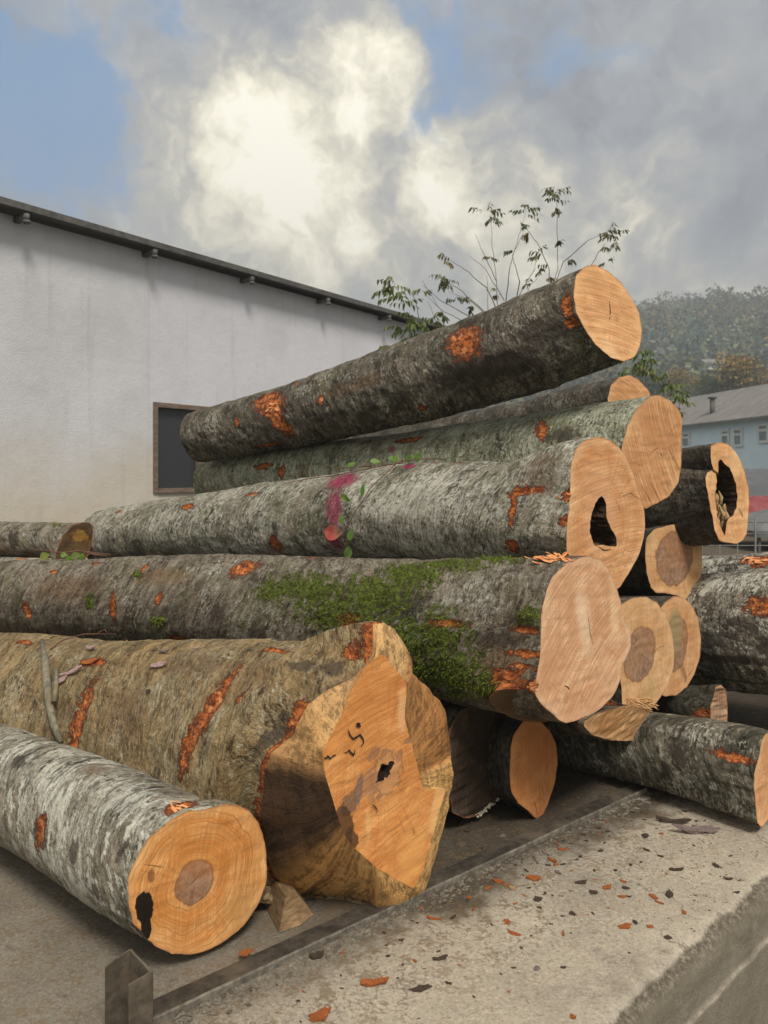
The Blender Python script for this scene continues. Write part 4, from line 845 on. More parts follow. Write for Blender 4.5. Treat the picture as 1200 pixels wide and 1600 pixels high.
cx = np.array([-.009, -.009, -.007, -.002, 0, 0]); czz = np.array([-.03, .020, .023, .023, .020, .010]); G = np.zeros((len(t), 6, 3)); G[..., 0] = t[:, None]; G[..., 1] = cx[None] + .0009 * vnoise(np.stack([t * 14, 0 * t, 0 * t], -1), 5)[:, None]; G[..., 2] = czz[None] + .0009 * vnoise(np.stack([t * 11, 0 * t, 0 * t + 4], -1), 5)[:, None]
mb = MB(); mb.grid(G); mb.build('lip', M_steel2, root, False)
root.rotation_euler = (0, 0, ang)
pp = np.array([[-.728, 1.974], [-.68, 2.022], [-.60, 1.956], [-.65, 1.919]]); th_ = .006
root = empty('steel_post', (-.665, 1.965, 0)); tag(root, 'short upright stub of steel channel with a jagged cut top at the bottom left', 'post')
def plate(p, q_, name, h0, h1, mat, tt=.006):
    d_ = (q_ - p) / np.linalg.norm(q_ - p); nn = np.array([-d_[1], d_[0]]) * tt / 2; n = 14; a = np.linspace(0, 1, n)
    C = p[None] + (q_ - p)[None] * a[:, None]; hh = h0 + (h1 - h0) * a + .0015 * fbm(np.stack([a * 6 + p[0] * 50, 0 * a, 0 * a], -1), 3, 3)
    zz_ = np.linspace(0, 1, 8); rows = []
    for sgn in (1, -1):
        rows.append(np.stack([np.concatenate([C + sgn * nn, (hh * v - .02 * (1 - v))[:, None]], 1) for v in (zz_ if sgn > 0 else zz_[::-1])], 0))
    G = np.concatenate(rows, 0); mb = MB(); mb.grid(G)
    mb.grid(np.stack([G[:, 0][:8], G[:, 0][8:][::-1]], 1)); mb.grid(np.stack([G[:, -1][:8], G[:, -1][8:][::-1]], 1))
    o = mb.build(name, mat, root, False); o.location = -root.location; return o
plate(pp[0], pp[1], 'flange', .210, .226, M_steelp); plate(pp[1] + [.003, -.002], pp[2] + [-.001, .003], 'web', .226, .205, M_steelp); plate(pp[3], pp[2], 'flange', .200, .212, M_steelp)

# ---------------------------------------------------------------- building with the white wall
WD = np.array([.603, .798]); WN = np.array([.798, -.603]); WB = np.array([-2.63, 8.6])
def wallt(px): k = (px - CX) / F; return (k * WB[1] - WB[0]) / (WD[0] - k * WD[1])
root = empty('warehouse', (*WB, 0)); tag(root, 'white rendered warehouse wall under a thin dark eave, stained tan near the ground', 'building')
rz = math.atan2(WD[1], WD[0]); root.rotation_euler = (0, 0, rz)     # local x along the wall, local -y outwards
m = Mat('white_render'); V = m.coord('Object'); x_, y_, z_ = m.sep(V); a = m.noise(V, .9, 5, .6); b_ = m.noise(V, 6, 6, .65); d_ = m.noise(m.vmath('MULTIPLY', V, (7, 7, .55)), 1, 5, .65); e_ = m.noise(V, 60, 4, .7)
c = m.mix(m.sst(a, .36, .64), (.485, .495, .53), (.56, .57, .615)); c = m.mix(m.mul(m.sst(x_, wallt(232) - .02, wallt(232) + .05), m.sst(a, .35, .6, .3, 1), .5), c, (.54, .545, .62))
zz2 = m.add(z_, m.mul(m.math('SUBTRACT', a, .5), 1.6), m.mul(m.math('SUBTRACT', d_, .5), .6)); c = m.mix(m.sst(zz2, 2.3, .9, 0, .75), c, (.52, .455, .35)); c = m.mix(m.sst(zz2, 1.2, .3, 0, .6), c, (.47, .39, .27))
c = m.mix(m.mul(m.sst(d_, .54, .72), .30), c, (.36, .34, .31)); c = m.mix(m.mul(m.sst(b_, .54, .72), .22), c, (.40, .39, .37)); seam = m.sst(m.math('ABSOLUTE', m.math('SUBTRACT', m.add(x_, m.mul(m.math('SUBTRACT', b_, .5), .05)), wallt(232))), .03, .0, 0, .22); c = m.mix(seam, c, (.38, .36, .34))
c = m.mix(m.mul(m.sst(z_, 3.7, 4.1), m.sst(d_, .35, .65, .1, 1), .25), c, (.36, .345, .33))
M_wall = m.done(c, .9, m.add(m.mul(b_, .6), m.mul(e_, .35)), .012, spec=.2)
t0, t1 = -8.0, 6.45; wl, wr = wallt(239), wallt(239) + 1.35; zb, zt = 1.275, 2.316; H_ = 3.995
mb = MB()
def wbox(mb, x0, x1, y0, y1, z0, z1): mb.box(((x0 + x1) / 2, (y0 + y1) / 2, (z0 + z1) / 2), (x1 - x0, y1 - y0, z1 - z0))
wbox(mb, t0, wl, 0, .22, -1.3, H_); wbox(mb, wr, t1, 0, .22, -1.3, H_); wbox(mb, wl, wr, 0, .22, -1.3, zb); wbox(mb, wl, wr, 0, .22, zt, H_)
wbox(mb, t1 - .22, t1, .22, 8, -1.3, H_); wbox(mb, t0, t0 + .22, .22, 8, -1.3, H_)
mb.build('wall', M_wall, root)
M_fascia = simple('dark_fascia', (.055, .053, .052), (.12, .115, .11), 14, .6); M_br = simple('grey_bracket', (.07, .07, .07), (.13, .13, .125), 20)
mb = MB(); mb.hexa([(t0 - .2, -.20, H_ + .03), (t1 + .2, -.20, H_ + .03), (t1 + .2, 8, H_ + .9), (t0 - .2, 8, H_ + .9), (t0 - .2, -.20, H_ + .075), (t1 + .2, -.20, H_ + .075), (t1 + .2, 8, H_ + .95), (t0 - .2, 8, H_ + .95)]); mb.build('roof', M_fascia, root)
mb = MB(); wbox(mb, t0 - .2, t1 + .2, -.225, -.203, H_ + .015, H_ + .078); mb.build('fascia', M_fascia, root)
s0, s1 = wallt(25), wallt(225); spc = s1 - s0
for k in range(-1, 8):
    x = s0 + spc * k
    if x > t1 - .1: break
    mb = MB(); mb.tube([(x, -.20, H_ - .012), (x, -.20, H_ - .075)], .028, 12); mb.tube([(x, -.20, H_ - .075), (x, -.20, H_ - .10)], .036, 12); wbox(mb, x - .028, x + .028, -.20, .0, H_ - .06, H_ - .003); mb.build('bracket', M_br, root, True)
M_wood = simple('old_window_wood', (.10, .07, .055), (.22, .165, .13), 18, .8, st=(1, 1, 6)); M_glass = bpy.data.materials.new('window_glass'); M_glass.use_nodes = True
b0 = M_glass.node_tree.nodes['Principled BSDF']; b0.inputs['Base Color'].default_value = (.03, .034, .038, 1); b0.inputs['Roughness'].default_value = .35
fr = empty('window', (0, 0, 0)); fr.parent = root
mb = MB(); f_ = .055; wbox(mb, wl, wl + f_, -.02, .12, zb, zt); wbox(mb, wr - f_, wr, -.02, .12, zb, zt); wbox(mb, wl + f_, wr - f_, -.018, .118, zt - f_, zt); wbox(mb, wl + f_, wr - f_, -.03, .12, zb, zb + f_); wbox(mb, (wl + wr) / 2 - .03, (wl + wr) / 2 + .03, .0, .1, zb + f_, zt - f_)
mb.build('frame', M_wood, fr); mb = MB(); wbox(mb, wl + f_, wr - f_, .05, .056, zb + f_, zt - f_); mb.build('pane', M_glass, fr)

# ---------------------------------------------------------------- blue house
HD = np.array([-.167, .986]); HB = np.array([16.95, 40.]); 
def hs(px): k = (px - CX) / F; return (k * HB[1] - HB[0]) / (HD[0] - k * HD[1])
def hz(px, py): return CAMZ - (py - HZ) / F * (HB[1] + HD[1] * hs(px))
root = empty('blue_house', (*HB, -1.3)); tag(root, 'pale blue house with white windows and a grey roof beyond the pile', 'house'); root.rotation_euler = (0, 0, math.atan2(HD[1], HD[0]))
def lb(mb, x0, x1, y0, y1, z0, z1): mb.box(((x0 + x1) / 2, (y0 + y1) / 2, (z0 + z1) / 2 + 1.3), (x1 - x0, y1 - y0, z1 - z0))
M_blue = simple('pale_blue_render', (.62, .76, .90), (.70, .83, .94), 1.2, .9, co='Object'); M_roof = simple('grey_roof', (.13, .125, .125), (.22, .21, .205), 3, .9, st=(4, 1, 1)); M_white = simple('white_frame', (.62, .63, .64), (.72, .73, .74), 5)
ev = hz(1100, 662)
mb = MB(); lb(mb, -24, 9, -7, 0, -1.3, ev); mb.build('wall', M_blue, root)
mb = MB(); r1 = ev + 2.0; zz = ev + 1.3
mb.hexa([(-24.5, .5, zz - .12), (9.5, .5, zz - .12), (9.5, -3.5, r1 + 1.3), (-24.5, -3.5, r1 + 1.3), (-24.5, .5, zz), (9.5, .5, zz), (9.5, -3.5, r1 + 1.45), (-24.5, -3.5, r1 + 1.45)])
mb.hexa([(-24.5, -3.5, r1 + 1.3), (9.5, -3.5, r1 + 1.3), (9.5, -7.5, zz - .12), (-24.5, -7.5, zz - .12), (-24.5, -3.5, r1 + 1.45), (9.5, -3.5, r1 + 1.45), (9.5, -7.5, zz), (-24.5, -7.5, zz)])
o = mb.build('roof', M_roof, root); M_pane = simple('house_pane', (.16, .22, .26), (.28, .34, .38), 2, .2)
for (xa, xb, ya, yb) in [(1067, 1079.5, 675.5, 700), (1128, 1141, 671, 696), (1147.5, 1162, 669, 698), (1186, 1203, 662, 692)]:
    sa, sb = sorted((hs(xa), hs(xb))); za, zb_ = hz((xa + xb) / 2, yb), hz((xa + xb) / 2, ya); w_ = empty('window', (0, 0, 0)); w_.parent = root; fw = .11
    mb = MB(); lb(mb, sa, sa + fw, 0, .1, za, zb_); lb(mb, sb - fw, sb, 0, .1, za, zb_); lb(mb, sa + fw, sb - fw, 0, .1, za, za + fw); lb(mb, sa + fw, sb - fw, 0, .1, zb_ - fw, zb_); zm = za + (zb_ - za) * .66; lb(mb, sa + fw, sb - fw, 0, .1, zm - fw * .6, zm + fw * .6); mb.build('frame', M_white, w_)
    mb = MB(); lb(mb, sa + fw, sb - fw, .01, .04, za + fw, zm - fw * .6); lb(mb, sa + fw, sb - fw, .01, .04, zm + fw * .6, zb_ - fw); mb.build('pane', M_pane, w_)
s_ = hs(1097); mb = MB(); zc_ = ev + 1.3 + .55; mb.tube([(s_, -.6, zc_ - .3), (s_, -.6, zc_ + .8)], .13, 10); mb.build('chimney', M_br, root, True); mb = MB(); mb.tube([(s_, -.6, zc_ + .8), (s_, -.6, zc_ + .9)], .22, 10); mb.build('chimney_cap', M_fascia, root, True)

# lean-to, red roof, pavilion
root = empty('shed', (14, 27, -1.32)); tag(root, 'low shed with a slate grey roof in front of the blue house', 'shed'); M_slate = simple('slate_roof', (.075, .08, .09), (.11, .115, .125), 2, .8)
mb = MB(); mb.hexa([(-3, -2.5, 1.72), (9, -2.5, 1.72), (9, 1.5, 2.9), (-3, 1.5, 2.9), (-3, -2.5, 1.80), (9, -2.5, 1.80), (9, 1.5, 3.0), (-3, 1.5, 3.0)]); mb.build('roof', M_slate, root)
mb = MB(); mb.box((3, 0, .9), (11, 2.6, 1.8)); mb.build('wall', simple('shed_wall', (.02, .02, .022), (.05, .045, .045), 2), root)
root = empty('market_stall', (9.9, 19, -1.32)); tag(root, 'stall with a red corrugated roof behind the wire fence', 'stall'); M_red = simple('red_sheet', (.20, .035, .04), (.34, .09, .09), 3, .45, st=(8, 1, 1))
xs = np.linspace(-1.2, 4, 160); mb = MB(); mb.grid(np.stack([np.stack([xs, 0 * xs + yy, zz_ + .03 * np.sin(xs * 42)], -1) for yy, zz_ in ((-1.2, 1.80), (1, 2.22))], 0)); mb.build('roof', M_red, root, True)

for x in (-1, .8, 2.6, 3.8): mb = MB(); mb.box((x, -1, .88), (.08, .08, 1.76)); mb.build('post', M_fascia, root)
mb = MB(); mb.box((1.4, .4, .5), (4.8, .8, 1.0)); mb.build('counter', M_red, root)
root = empty('gazebo', (8.2, 15.5, -1.32)); tag(root, 'small grey peaked gazebo roof seen through the wire fence', 'gazebo'); M_tarp = simple('grey_tarp', (.10, .105, .11), (.16, .165, .17), 3)
mb = MB(); pk = (0, 0, 2.18); cs_ = [(-1.1, -1.1, 1.72), (1.1, -1.1, 1.72), (1.1, 1.1, 1.72), (-1.1, 1.1, 1.72)]
for k in range(4): a, b_ = cs_[k], cs_[(k + 1) % 4]; mb.tri([a, b_, pk]); mb.quad([a, b_, (b_[0], b_[1], 1.6), (a[0], a[1], 1.6)])
mb.build('canopy', M_tarp, root); 
for cx_, cy_ in ((-1, -1), (1, -1), (1, 1), (-1, 1)): mb = MB(); mb.box((cx_, cy_, .8), (.05, .05, 1.6)); mb.build('leg', M_br, root)

# wire fence
root = empty('wire_fence', (3.0, 7.2, 0)); tag(root, 'grey welded wire mesh fence behind the logs at the right', 'fence'); M_wire = simple('grey_wire', (.10, .10, .10), (.18, .18, .18), 20, .5)
mb = MB()
for k in range(-7, 22): mb.tube([(.17 * k + .03, 0, 0), (.17 * k + .03, 0, 1.07)], .0055 if k % 3 else .009, 6)
mb.build('vertical_wires', M_wire, root, True); mb = MB()
for k in range(10): mb.tube([(-1.3, .008, .02 + .1125 * k + .005), (3.7, .008, .02 + .1125 * k + .005)], .006, 6)
mb.build('horizontal_wires', M_wire, root, True)
# ---------------------------------------------------------------- hill and wood
def ridge(px): return np.interp(px, [-400, 200, 500, 700, 1000, 1200, 1500, 2200], [738, 730, 680, 600, 528, 517, 512, 508])
def hill_z(az, r):
    px = CX + F * np.tan(az); dep = r * np.cos(az); H0 = CAMZ + (HZ - ridge(px)) / F * 380 * np.cos(az) + 1.3
    n = fbm(np.stack([az * 14, r / 60, 0 * r], -1), 31, 3); return -1.3 + H0 * sstep(95, 395, r) ** .85 * (1 + .05 * n * sstep(100, 200, r)) * np.where(r > 395, 1 - .0009 * (r - 395), 1)
az = np.linspace(R(-35), R(58), 160); rr = np.concatenate([np.linspace(90, 420, 70), np.linspace(440, 700, 8)]); AZ, RR = np.meshgrid(az, rr, indexing='ij')
mb = MB(); mb.grid(np.stack([RR * np.sin(AZ), RR * np.cos(AZ), hill_z(AZ, RR)], -1))
M_hill = simple('hill_soil', (.05, .055, .03), (.11, .10, .06), .05, .95); tag(mb.build('hill', M_hill, None, True), 'wooded hillside rising behind the houses', 'hill', kind='structure')
def leafmat(name, var=.35):
    m = Mat(name); C = m.attr('tint', 'Color'); n = m.noise(m.geo('Position'), 1.3, 3, .6); c = m.mix(m.sst(n, .35, .65, 0, var), C, m.vmath('SCALE', C, scale=.5)); m.done(c, .9, spec=.15)
    return m.m
M_forest = leafmat('forest_leaves')
def cards(cen, size, col, rs, up=.3):
    """one small tilted quad per centre"""
    n = len(cen); a = rs.normal(0, 1, (n, 3)); a /= np.linalg.norm(a, axis=1)[:, None]; b = np.cross(a, rs.normal(0, 1, (n, 3))); b /= np.linalg.norm(b, axis=1)[:, None]; s = size[:, None]
    V = np.stack([cen - a * s, cen - b * s * .6, cen + a * s, cen + b * s * .6], 1).reshape(-1, 3); return V, np.arange(n * 4).reshape(-1, 4), np.repeat(col, 4, 0)
def leafmesh(name, V, Q, C, mat, parent=None):
    me = raw_mesh(name, V, Q, None, None, smooth=False); at = me.attributes.new('tint', 'FLOAT_COLOR', 'POINT'); at.data.foreach_set('color', np.concatenate([C, np.ones((len(C), 1))], 1).astype(np.float32).ravel()); return link(name, me, mat, parent)
PALT = np.array([[.075,.085,.04],[.11,.11,.05],[.15,.11,.06],[.18,.12,.055],[.12,.105,.085],[.05,.07,.05],[.035,.06,.055],[.13,.12,.04],[.10,.095,.075]])
def forest(n, a0, a1, r0, r1, per, rad, rs):
    az = rs.uniform(a0, a1, n); r = np.sqrt(rs.uniform(r0 ** 2, r1 ** 2, n)); z0 = hill_z(az, r); base = np.stack([r * np.sin(az), r * np.cos(az), z0], -1)
    pal = PALT[rs.integers(0, len(PALT), n)]; cl = fbm(base / 45, 77, 2); pal = pal * 1.35 * (1 + .5 * cl[:, None]) * rs.uniform(.6, 1.4, (n, 1)) * np.array([.85, 1.05, 1.15]); R0 = rad * rs.uniform(.6, 1.35, n); hh = R0 * rs.uniform(1.0, 1.9, n)
    u = rs.normal(0, 1, (n, per, 3)); u /= np.linalg.norm(u, axis=2)[..., None]; u *= rs.uniform(.45, 1.0, (n, per, 1)); u[..., 2] = np.abs(u[..., 2]) * 1.0
    c = base[:, None] + u * np.stack([R0, R0, hh * 1.3], -1)[:, None] + np.array([0, 0, 1.])[None, None] * (hh * .35)[:, None, None]
    col = np.repeat(pal[:, None], per, 1) * rs.uniform(.88, 1.12, (n, per, 1)); return c.reshape(-1, 3), col.reshape(-1, 3), np.repeat(R0 * (.24 if per < 50 else .14), per) * rs.uniform(.6, 1.3, n * per)
rs = np.random.default_rng(5)
cA, colA, szA = forest(2600, R(13), R(33), 120, 410, 170, 4.2, rs); cB, colB, szB = forest(1100, R(-12), R(13), 180, 410, 26, 5.5, rs); cC, colC, szC = forest(900, R(33), R(55), 130, 410, 26, 5.5, rs)
V, Q, C = cards(np.concatenate([cA, cB, cC]), np.concatenate([szA, szB, szC]), np.clip(np.concatenate([colA, colB, colC]), .01, 1), rs)
tag(leafmesh('far_wood', V, Q, C, M_forest), 'hazy autumn wood covering the whole far hillside', 'wood', kind='stuff')
M_trunk = simple('tree_bark', (.05, .04, .03), (.12, .10, .08), 4); 
def tree(px, py, d, rpx, c1, c2, label, seed, n=2600, flat=.9):
    rs = np.random.default_rng(seed); cc = W(px, py, d); rad = rpx / F * d; root = empty('tree', (cc[0], cc[1], -1.3)); tag(root, label, 'tree', 'trees between the houses and the hill')
    hgt = cc[2] + 1.3; mb = MB(); mb.tube([(0, 0, -.3), (.1, 0, hgt * .5), (0, .1, hgt * .9)], [rad * .1, rad * .07, rad * .03], 8)
    for k in range(7): a = rs.uniform(0, 6.3); mb.tube([(0, 0, hgt * .5), (math.cos(a) * rad * .35, math.sin(a) * rad * .35, hgt * .75), (math.cos(a) * rad * .7, math.sin(a) * rad * .7, hgt * rs.uniform(.8, 1.1))], [rad * .04, rad * .025, rad * .01], 6)
    mb.build('trunk', M_trunk, root, True)
    nl = 26; lc = rs.normal(0, 1, (nl, 3)); lc /= np.linalg.norm(lc, axis=1)[:, None]; lc *= rs.uniform(.35, .82, (nl, 1)) * rad * np.array([1, 1, flat]); lr = rad * rs.uniform(.22, .42, nl)
    k = rs.integers(0, nl, n); u = rs.normal(0, 1, (n, 3)); u /= np.linalg.norm(u, axis=1)[:, None]; c = lc[k] + u * lr[k][:, None] * rs.uniform(.5, 1.05, (n, 1)) + [0, 0, hgt]
    mixv = np.clip(((c[:, 2] - hgt) / rad * .5 + .5 + rs.normal(0, .25, n) + (k % 3 - 1) * .2), 0, 1)[:, None]; col = np.array(c1) * (1 - mixv) + np.array(c2) * mixv
    V, Q, C = cards(c, rad * rs.uniform(.035, .075, n), col * rs.uniform(.7, 1.3, (n, 1)), rs); leafmesh('crown', V, Q, C, M_forest, root)
tree(1160, 588, 84, 44, (.08,.12,.05), (.40,.24,.06), 'round tree turning orange at the top, rising behind the grey house roof', 1, 4200)
tree(1212, 600, 82, 34, (.09,.11,.04), (.34,.20,.06), 'tree at the right edge with dull orange foliage behind the house roof', 2)
tree(1108, 604, 88, 26, (.07,.11,.045), (.15,.18,.07), 'small dark green tree left of the orange-topped tree', 3)
tree(1062, 598, 92, 26, (.15,.15,.05), (.32,.22,.08), 'small yellowish brown tree between the dark green trees', 4)
tree(1024, 600, 95, 30, (.06,.11,.07), (.11,.16,.09), 'blue-green tree just right of the logs', 5)
tree(980, 600, 98, 30, (.04,.07,.045), (.08,.10,.06), 'dark tree showing in the gap under the top log', 6)
tree(1275, 590, 90, 46, (.05,.07,.03), (.13,.11,.04), 'broad green tree beyond the right edge of the house roof', 7)
for (px, py, d, w_, lab) in [(1112, 577, 150, 15, 'tiny white cottage half hidden among trees on the slope, nearest the orange-topped tree'), (1187, 551, 210, 14, 'tiny pale cottage higher up the wooded slope at the right')]:
    c_ = W(px, py, d); root = empty('cottage', (c_[0], c_[1], c_[2] - 2)); tag(root, lab, 'house'); mb = MB(); mb.box((0, 0, 0), (w_ / F * d * 2, 6, 5)); mb.build('wall', M_white, root); s_ = w_ / F * d
    mb = MB(); mb.hexa([(-s_ - .4, -3.4, 2.5), (s_ + .4, -3.4, 2.5), (s_ + .4, 3.4, 2.5), (-s_ - .4, 3.4, 2.5), (-s_ - .4, -.1, 4), (s_ + .4, -.1, 4), (s_ + .4, .1, 4), (-s_ - .4, .1, 4)]); mb.build('roof', M_roof, root)

# ---------------------------------------------------------------- leaves
def leaf(mb, base, dirv, nrm, L, Wd, bend=.25):
    dirv = dirv / np.linalg.norm(dirv); s = np.cross(dirv, nrm); s /= np.linalg.norm(s) + 1e-9; n = np.cross(s, dirv); t = np.linspace(0, 1, 7); wdt = Wd * .5 * np.sin(np.pi * t ** .8) ** .9
    c = base + np.outer(t, dirv) * L - np.outer(t ** 2, n) * L * bend
    mb.grid(np.stack([c - s * wdt[:, None] + n * wdt[:, None] * .25, c, c + s * wdt[:, None] + n * wdt[:, None] * .25], 1))
def leafm(name, c1, c2, c3=None, trans=.35):
    m = Mat(name); V = m.geo('Position'); n = m.noise(V, 9, 3, .6); n2 = m.noise(V, 70, 4, .6); c = m.mix(m.sst(n, .35, .65), c1, c2); c = m.mix(m.sst(n2, .5, .7, 0, .4), c, tuple(v * .5 for v in c1))
    if c3: c = m.mix(m.sst(m.noise(V, 4, 2, .5), .5, .62, 0, .8), c, c3)
    m.done(c, .5, spec=.4); tr = m.n.new('ShaderNodeBsdfTranslucent'); m.put(tr.inputs[0], c); mx = m.n.new('ShaderNodeMixShader'); mx.inputs[0].default_value = trans
    m.l.new(m.b.outputs[0], mx.inputs[1]); m.l.new(tr.outputs[0], mx.inputs[2]); m.l.new(mx.outputs[0], m.n['Material Output'].inputs[0]); return m.m
M_lf = leafm('sapling_leaves', (.07,.09,.04), (.12,.145,.055), (.20,.15,.06)); M_lg = leafm('green_leaves', (.08,.12,.035), (.14,.19,.05), (.17,.16,.05)); M_ly = leafm('yellow_leaves', (.16,.20,.03), (.26,.26,.05), (.10,.15,.03)); M_stem = simple('grey_twig', (.10,.08,.075), (.20,.165,.155), 60)
def sapling(base, label, stems, clusters, d, lm, seed, lw=.10):
    rs = np.random.default_rng(seed); root = empty('sapling', (base[0], base[1], 0)); tag(root, label, 'sapling', 'young walnut saplings behind the pile'); inv = np.array([base[0], base[1], 0])
    for st in stems:
        P = np.array([W(x, y, d + .25 * math.sin(x * .05 + k)) for k, (x, y) in enumerate(st)]); n = 5 * (len(P) - 1) + 1; t = np.linspace(0, len(P) - 1, n); C = np.stack([np.interp(t, np.arange(len(P)), P[:, k]) for k in range(3)], -1); C[1:-1] += rs.normal(0, .003, (n - 2, 3))
        mb = MB(); mb.tube(C - inv, np.linspace(.006 if len(st) > 3 else .004, .0015, n), 6); mb.build('stem', M_stem, root, True)
    mb = MB()
    for (x, y, rp, nn) in clusters:
        c = W(x, y, d + rs.uniform(-.2, .2)); r_ = rp / F * d
        for k in range(max(2, nn // 3)):      # leaflets in pairs along drooping stalks
            a = rs.uniform(0, 6.28); dv = np.array([math.cos(a), math.sin(a) * .6, rs.uniform(-.5, .5)]); s0_ = c + rs.normal(0, .25, 3) * r_; s1_ = s0_ + dv * r_ * 1.1
            for j in range(7):
                q = s0_ + (s1_ - s0_) * (j + .5) / 7 + [0, 0, -.02 * j * r_]; sd = np.array([-dv[1], dv[0], 0]) * (1 if j % 2 else -1); ld = dv * .5 + sd * .8 + np.array([0, 0, -rs.uniform(.3, 1.2)]); leaf(mb, q, ld, rs.normal(0, .4, 3) + [0, 0, 1], lw * rs.uniform(.6, 1.15), lw * .30, .2)
    P = [v - inv for v in mb.v]; mb.v = P; mb.build('leaves', lm, root, True)
dS = 7.0
sapling(W(790, 700, dS), 'bare-stemmed sapling with dark drooping leaf tufts rising behind the top log', [
    [(790,760),(788,620),(782,520),(776,440),(770,385),(766,335)], [(788,600),(790,480),(796,420),(810,370),(822,330)], [(788,560),(850,500),(872,420),(870,350),(870,300)], [(850,500),(880,410),(920,375),(958,358)],
    [(785,500),(760,450),(725,420),(695,403)], [(785,520),(750,480),(715,450),(680,430)], [(782,560),(740,500),(690,470),(660,445)], [(800,480),(835,420),(842,392)], [(776,440),(755,395),(742,366)], [(788,470),(758,420),(735,400)], [(770,500),(735,470),(700,455)],
    [(700,505),(680,470),(660,438)], [(720,500),(690,485),(664,460)], [(800,500),(812,440),(800,400),(822,355)], [(860,460),(858,420),(840,380),(812,345)], [(920,420),(936,395),(945,380)], [(815,500),(826,450),(845,428)], [(762,500),(762,460),(760,430)]],
    [(762,333,18,20),(770,345,12,8),(818,330,20,20),(812,350,10,6),(870,303,20,26),(868,325,10,8),(952,362,22,26),(955,385,16,14),(945,410,10,6),(697,407,18,14),(690,432,20,18),(715,465,14,12),(842,396,16,14),(848,420,16,10),(765,400,10,4),(775,455,12,8),(705,435,12,8),(800,390,8,4),(870,380,8,4),(822,365,10,6),(740,480,12,8),(860,435,10,8),(890,405,8,6),(830,440,10,6)], dS, M_lf, 3, .062)
sapling(W(640, 700, dS + .6), 'leafier green sapling against the end of the white wall, left of the bare-stemmed one', [
    [(640,760),(645,600),(640,520),(628,470),(612,432)], [(645,560),(655,500),(650,470),(640,452)], [(640,600),(670,540),(680,500),(668,470)], [(645,560),(690,515),(720,505)]],
    [(610,445,24,24),(625,465,26,26),(640,492,22,14),(655,512,26,24),(632,512,20,12),(680,500,18,16),(655,455,12,8),(690,490,10,8),(668,525,24,24),(640,525,18,18)], dS + .6, M_lg, 5, .08)
sapling(W(1015, 700, 7.6), 'leafy green and yellow sapling showing between the top log and the blue house', [
    [(1010,760),(1012,650),(1008,590),(1012,552)], [(1012,650),(1040,610),(1050,590)], [(1012,690),(1060,640),(1068,600)]],
    [(1005,560,22,26),(1022,575,18,18),(990,570,16,14),(1012,545,12,8),(1048,600,16,20),(1058,620,16,20),(1062,640,12,14),(1040,585,10,8)], 7.6, M_lg, 8, .085)

# ---------------------------------------------------------------- vine on the painted log
b4 = LOGS['paint']; b5 = LOGS['green']; b3 = LOGS['mossy']
zv = Z(420, 680, 4.286)
M_vine = simple('vine_stem', (.08, .035, .025), (.20, .10, .07), 80); M_vl = leafm('vine_leaves', (.07,.15,.02), (.14,.24,.035), None, .3)
root = empty('vine', W(560, 745, 3.85)); tag(root, 'thin brown vine with green leaves and one red leaf on the paint-marked log', 'vine'); off = np.array(root.location)
def vstem(pts, r0, r1, bod, lift=.012):
    P = np.array([on(bod, x, y, lift)[0] for x, y in zv(pts)]); n = 6 * (len(P) - 1) + 1; t = np.linspace(0, len(P) - 1, n); C = np.stack([np.interp(t, np.arange(len(P)), P[:, k]) for k in range(3)], -1)
    mb = MB(); mb.tube(C - off, np.linspace(r0, r1, n), 6); mb.build('stem', M_vine, root, True)
vstem([(110,338),(180,318),(300,300),(430,287),(530,268),(620,248),(720,230),(800,216),(900,210)], .0022, .0035, b4); vstem([(900,210),(960,200),(1040,178),(1110,174),(1180,178)], .0035, .002, b4, .02)
vstem([(440,250),(520,246),(620,236),(700,226)], .002, .003, b4, .02); vstem([(900,208),(840,250),(760,315),(700,380),(655,440),(610,505),(570,570),(545,620),(528,670),(515,718)], .0034, .0016, b4, .03)
def vleaf(x, y, a, L, Wd, mat=M_vl, bod=b4, lift=.03):
    p, n = on(bod, *zv([(x, y)])[0], lift); view = np.array([0, 0, CAMZ]) - p; view /= np.linalg.norm(view); right = np.cross(view, [0, 0, 1.]); right /= np.linalg.norm(right); right = -right; up = np.cross(right, view) * -1
    if up[2] < 0: up = -up
    d_ = right * math.cos(R(a)) + up * math.sin(R(a)); mb = MB(); leaf(mb, p - off - d_ * L / 2, d_, view * .8 + n * .6 + rng.normal(0, .15, 3), L, Wd, .12); mb.build('leaf', mat, root, True)
for a in [(545,200,30,.062,.034),(712,197,0,.058,.036),(845,140,55,.056,.040),(838,192,-10,.062,.030),(938,145,60,.052,.034),(1002,150,70,.058,.038),(532,430,-40,.060,.028),(648,385,85,.070,.022),(508,560,80,.050,.028),(570,655,80,.062,.036),(548,750,85,.075,.044),(990,180,10,.045,.022)]: vleaf(*a)
M_rl = leafm('red_leaf', (.42,.05,.05), (.62,.16,.13), (.60,.42,.30), .25)
vleaf(455, 640, -8, .098, .088, M_rl, lift=.035)
bpy.context.view_layer.update()

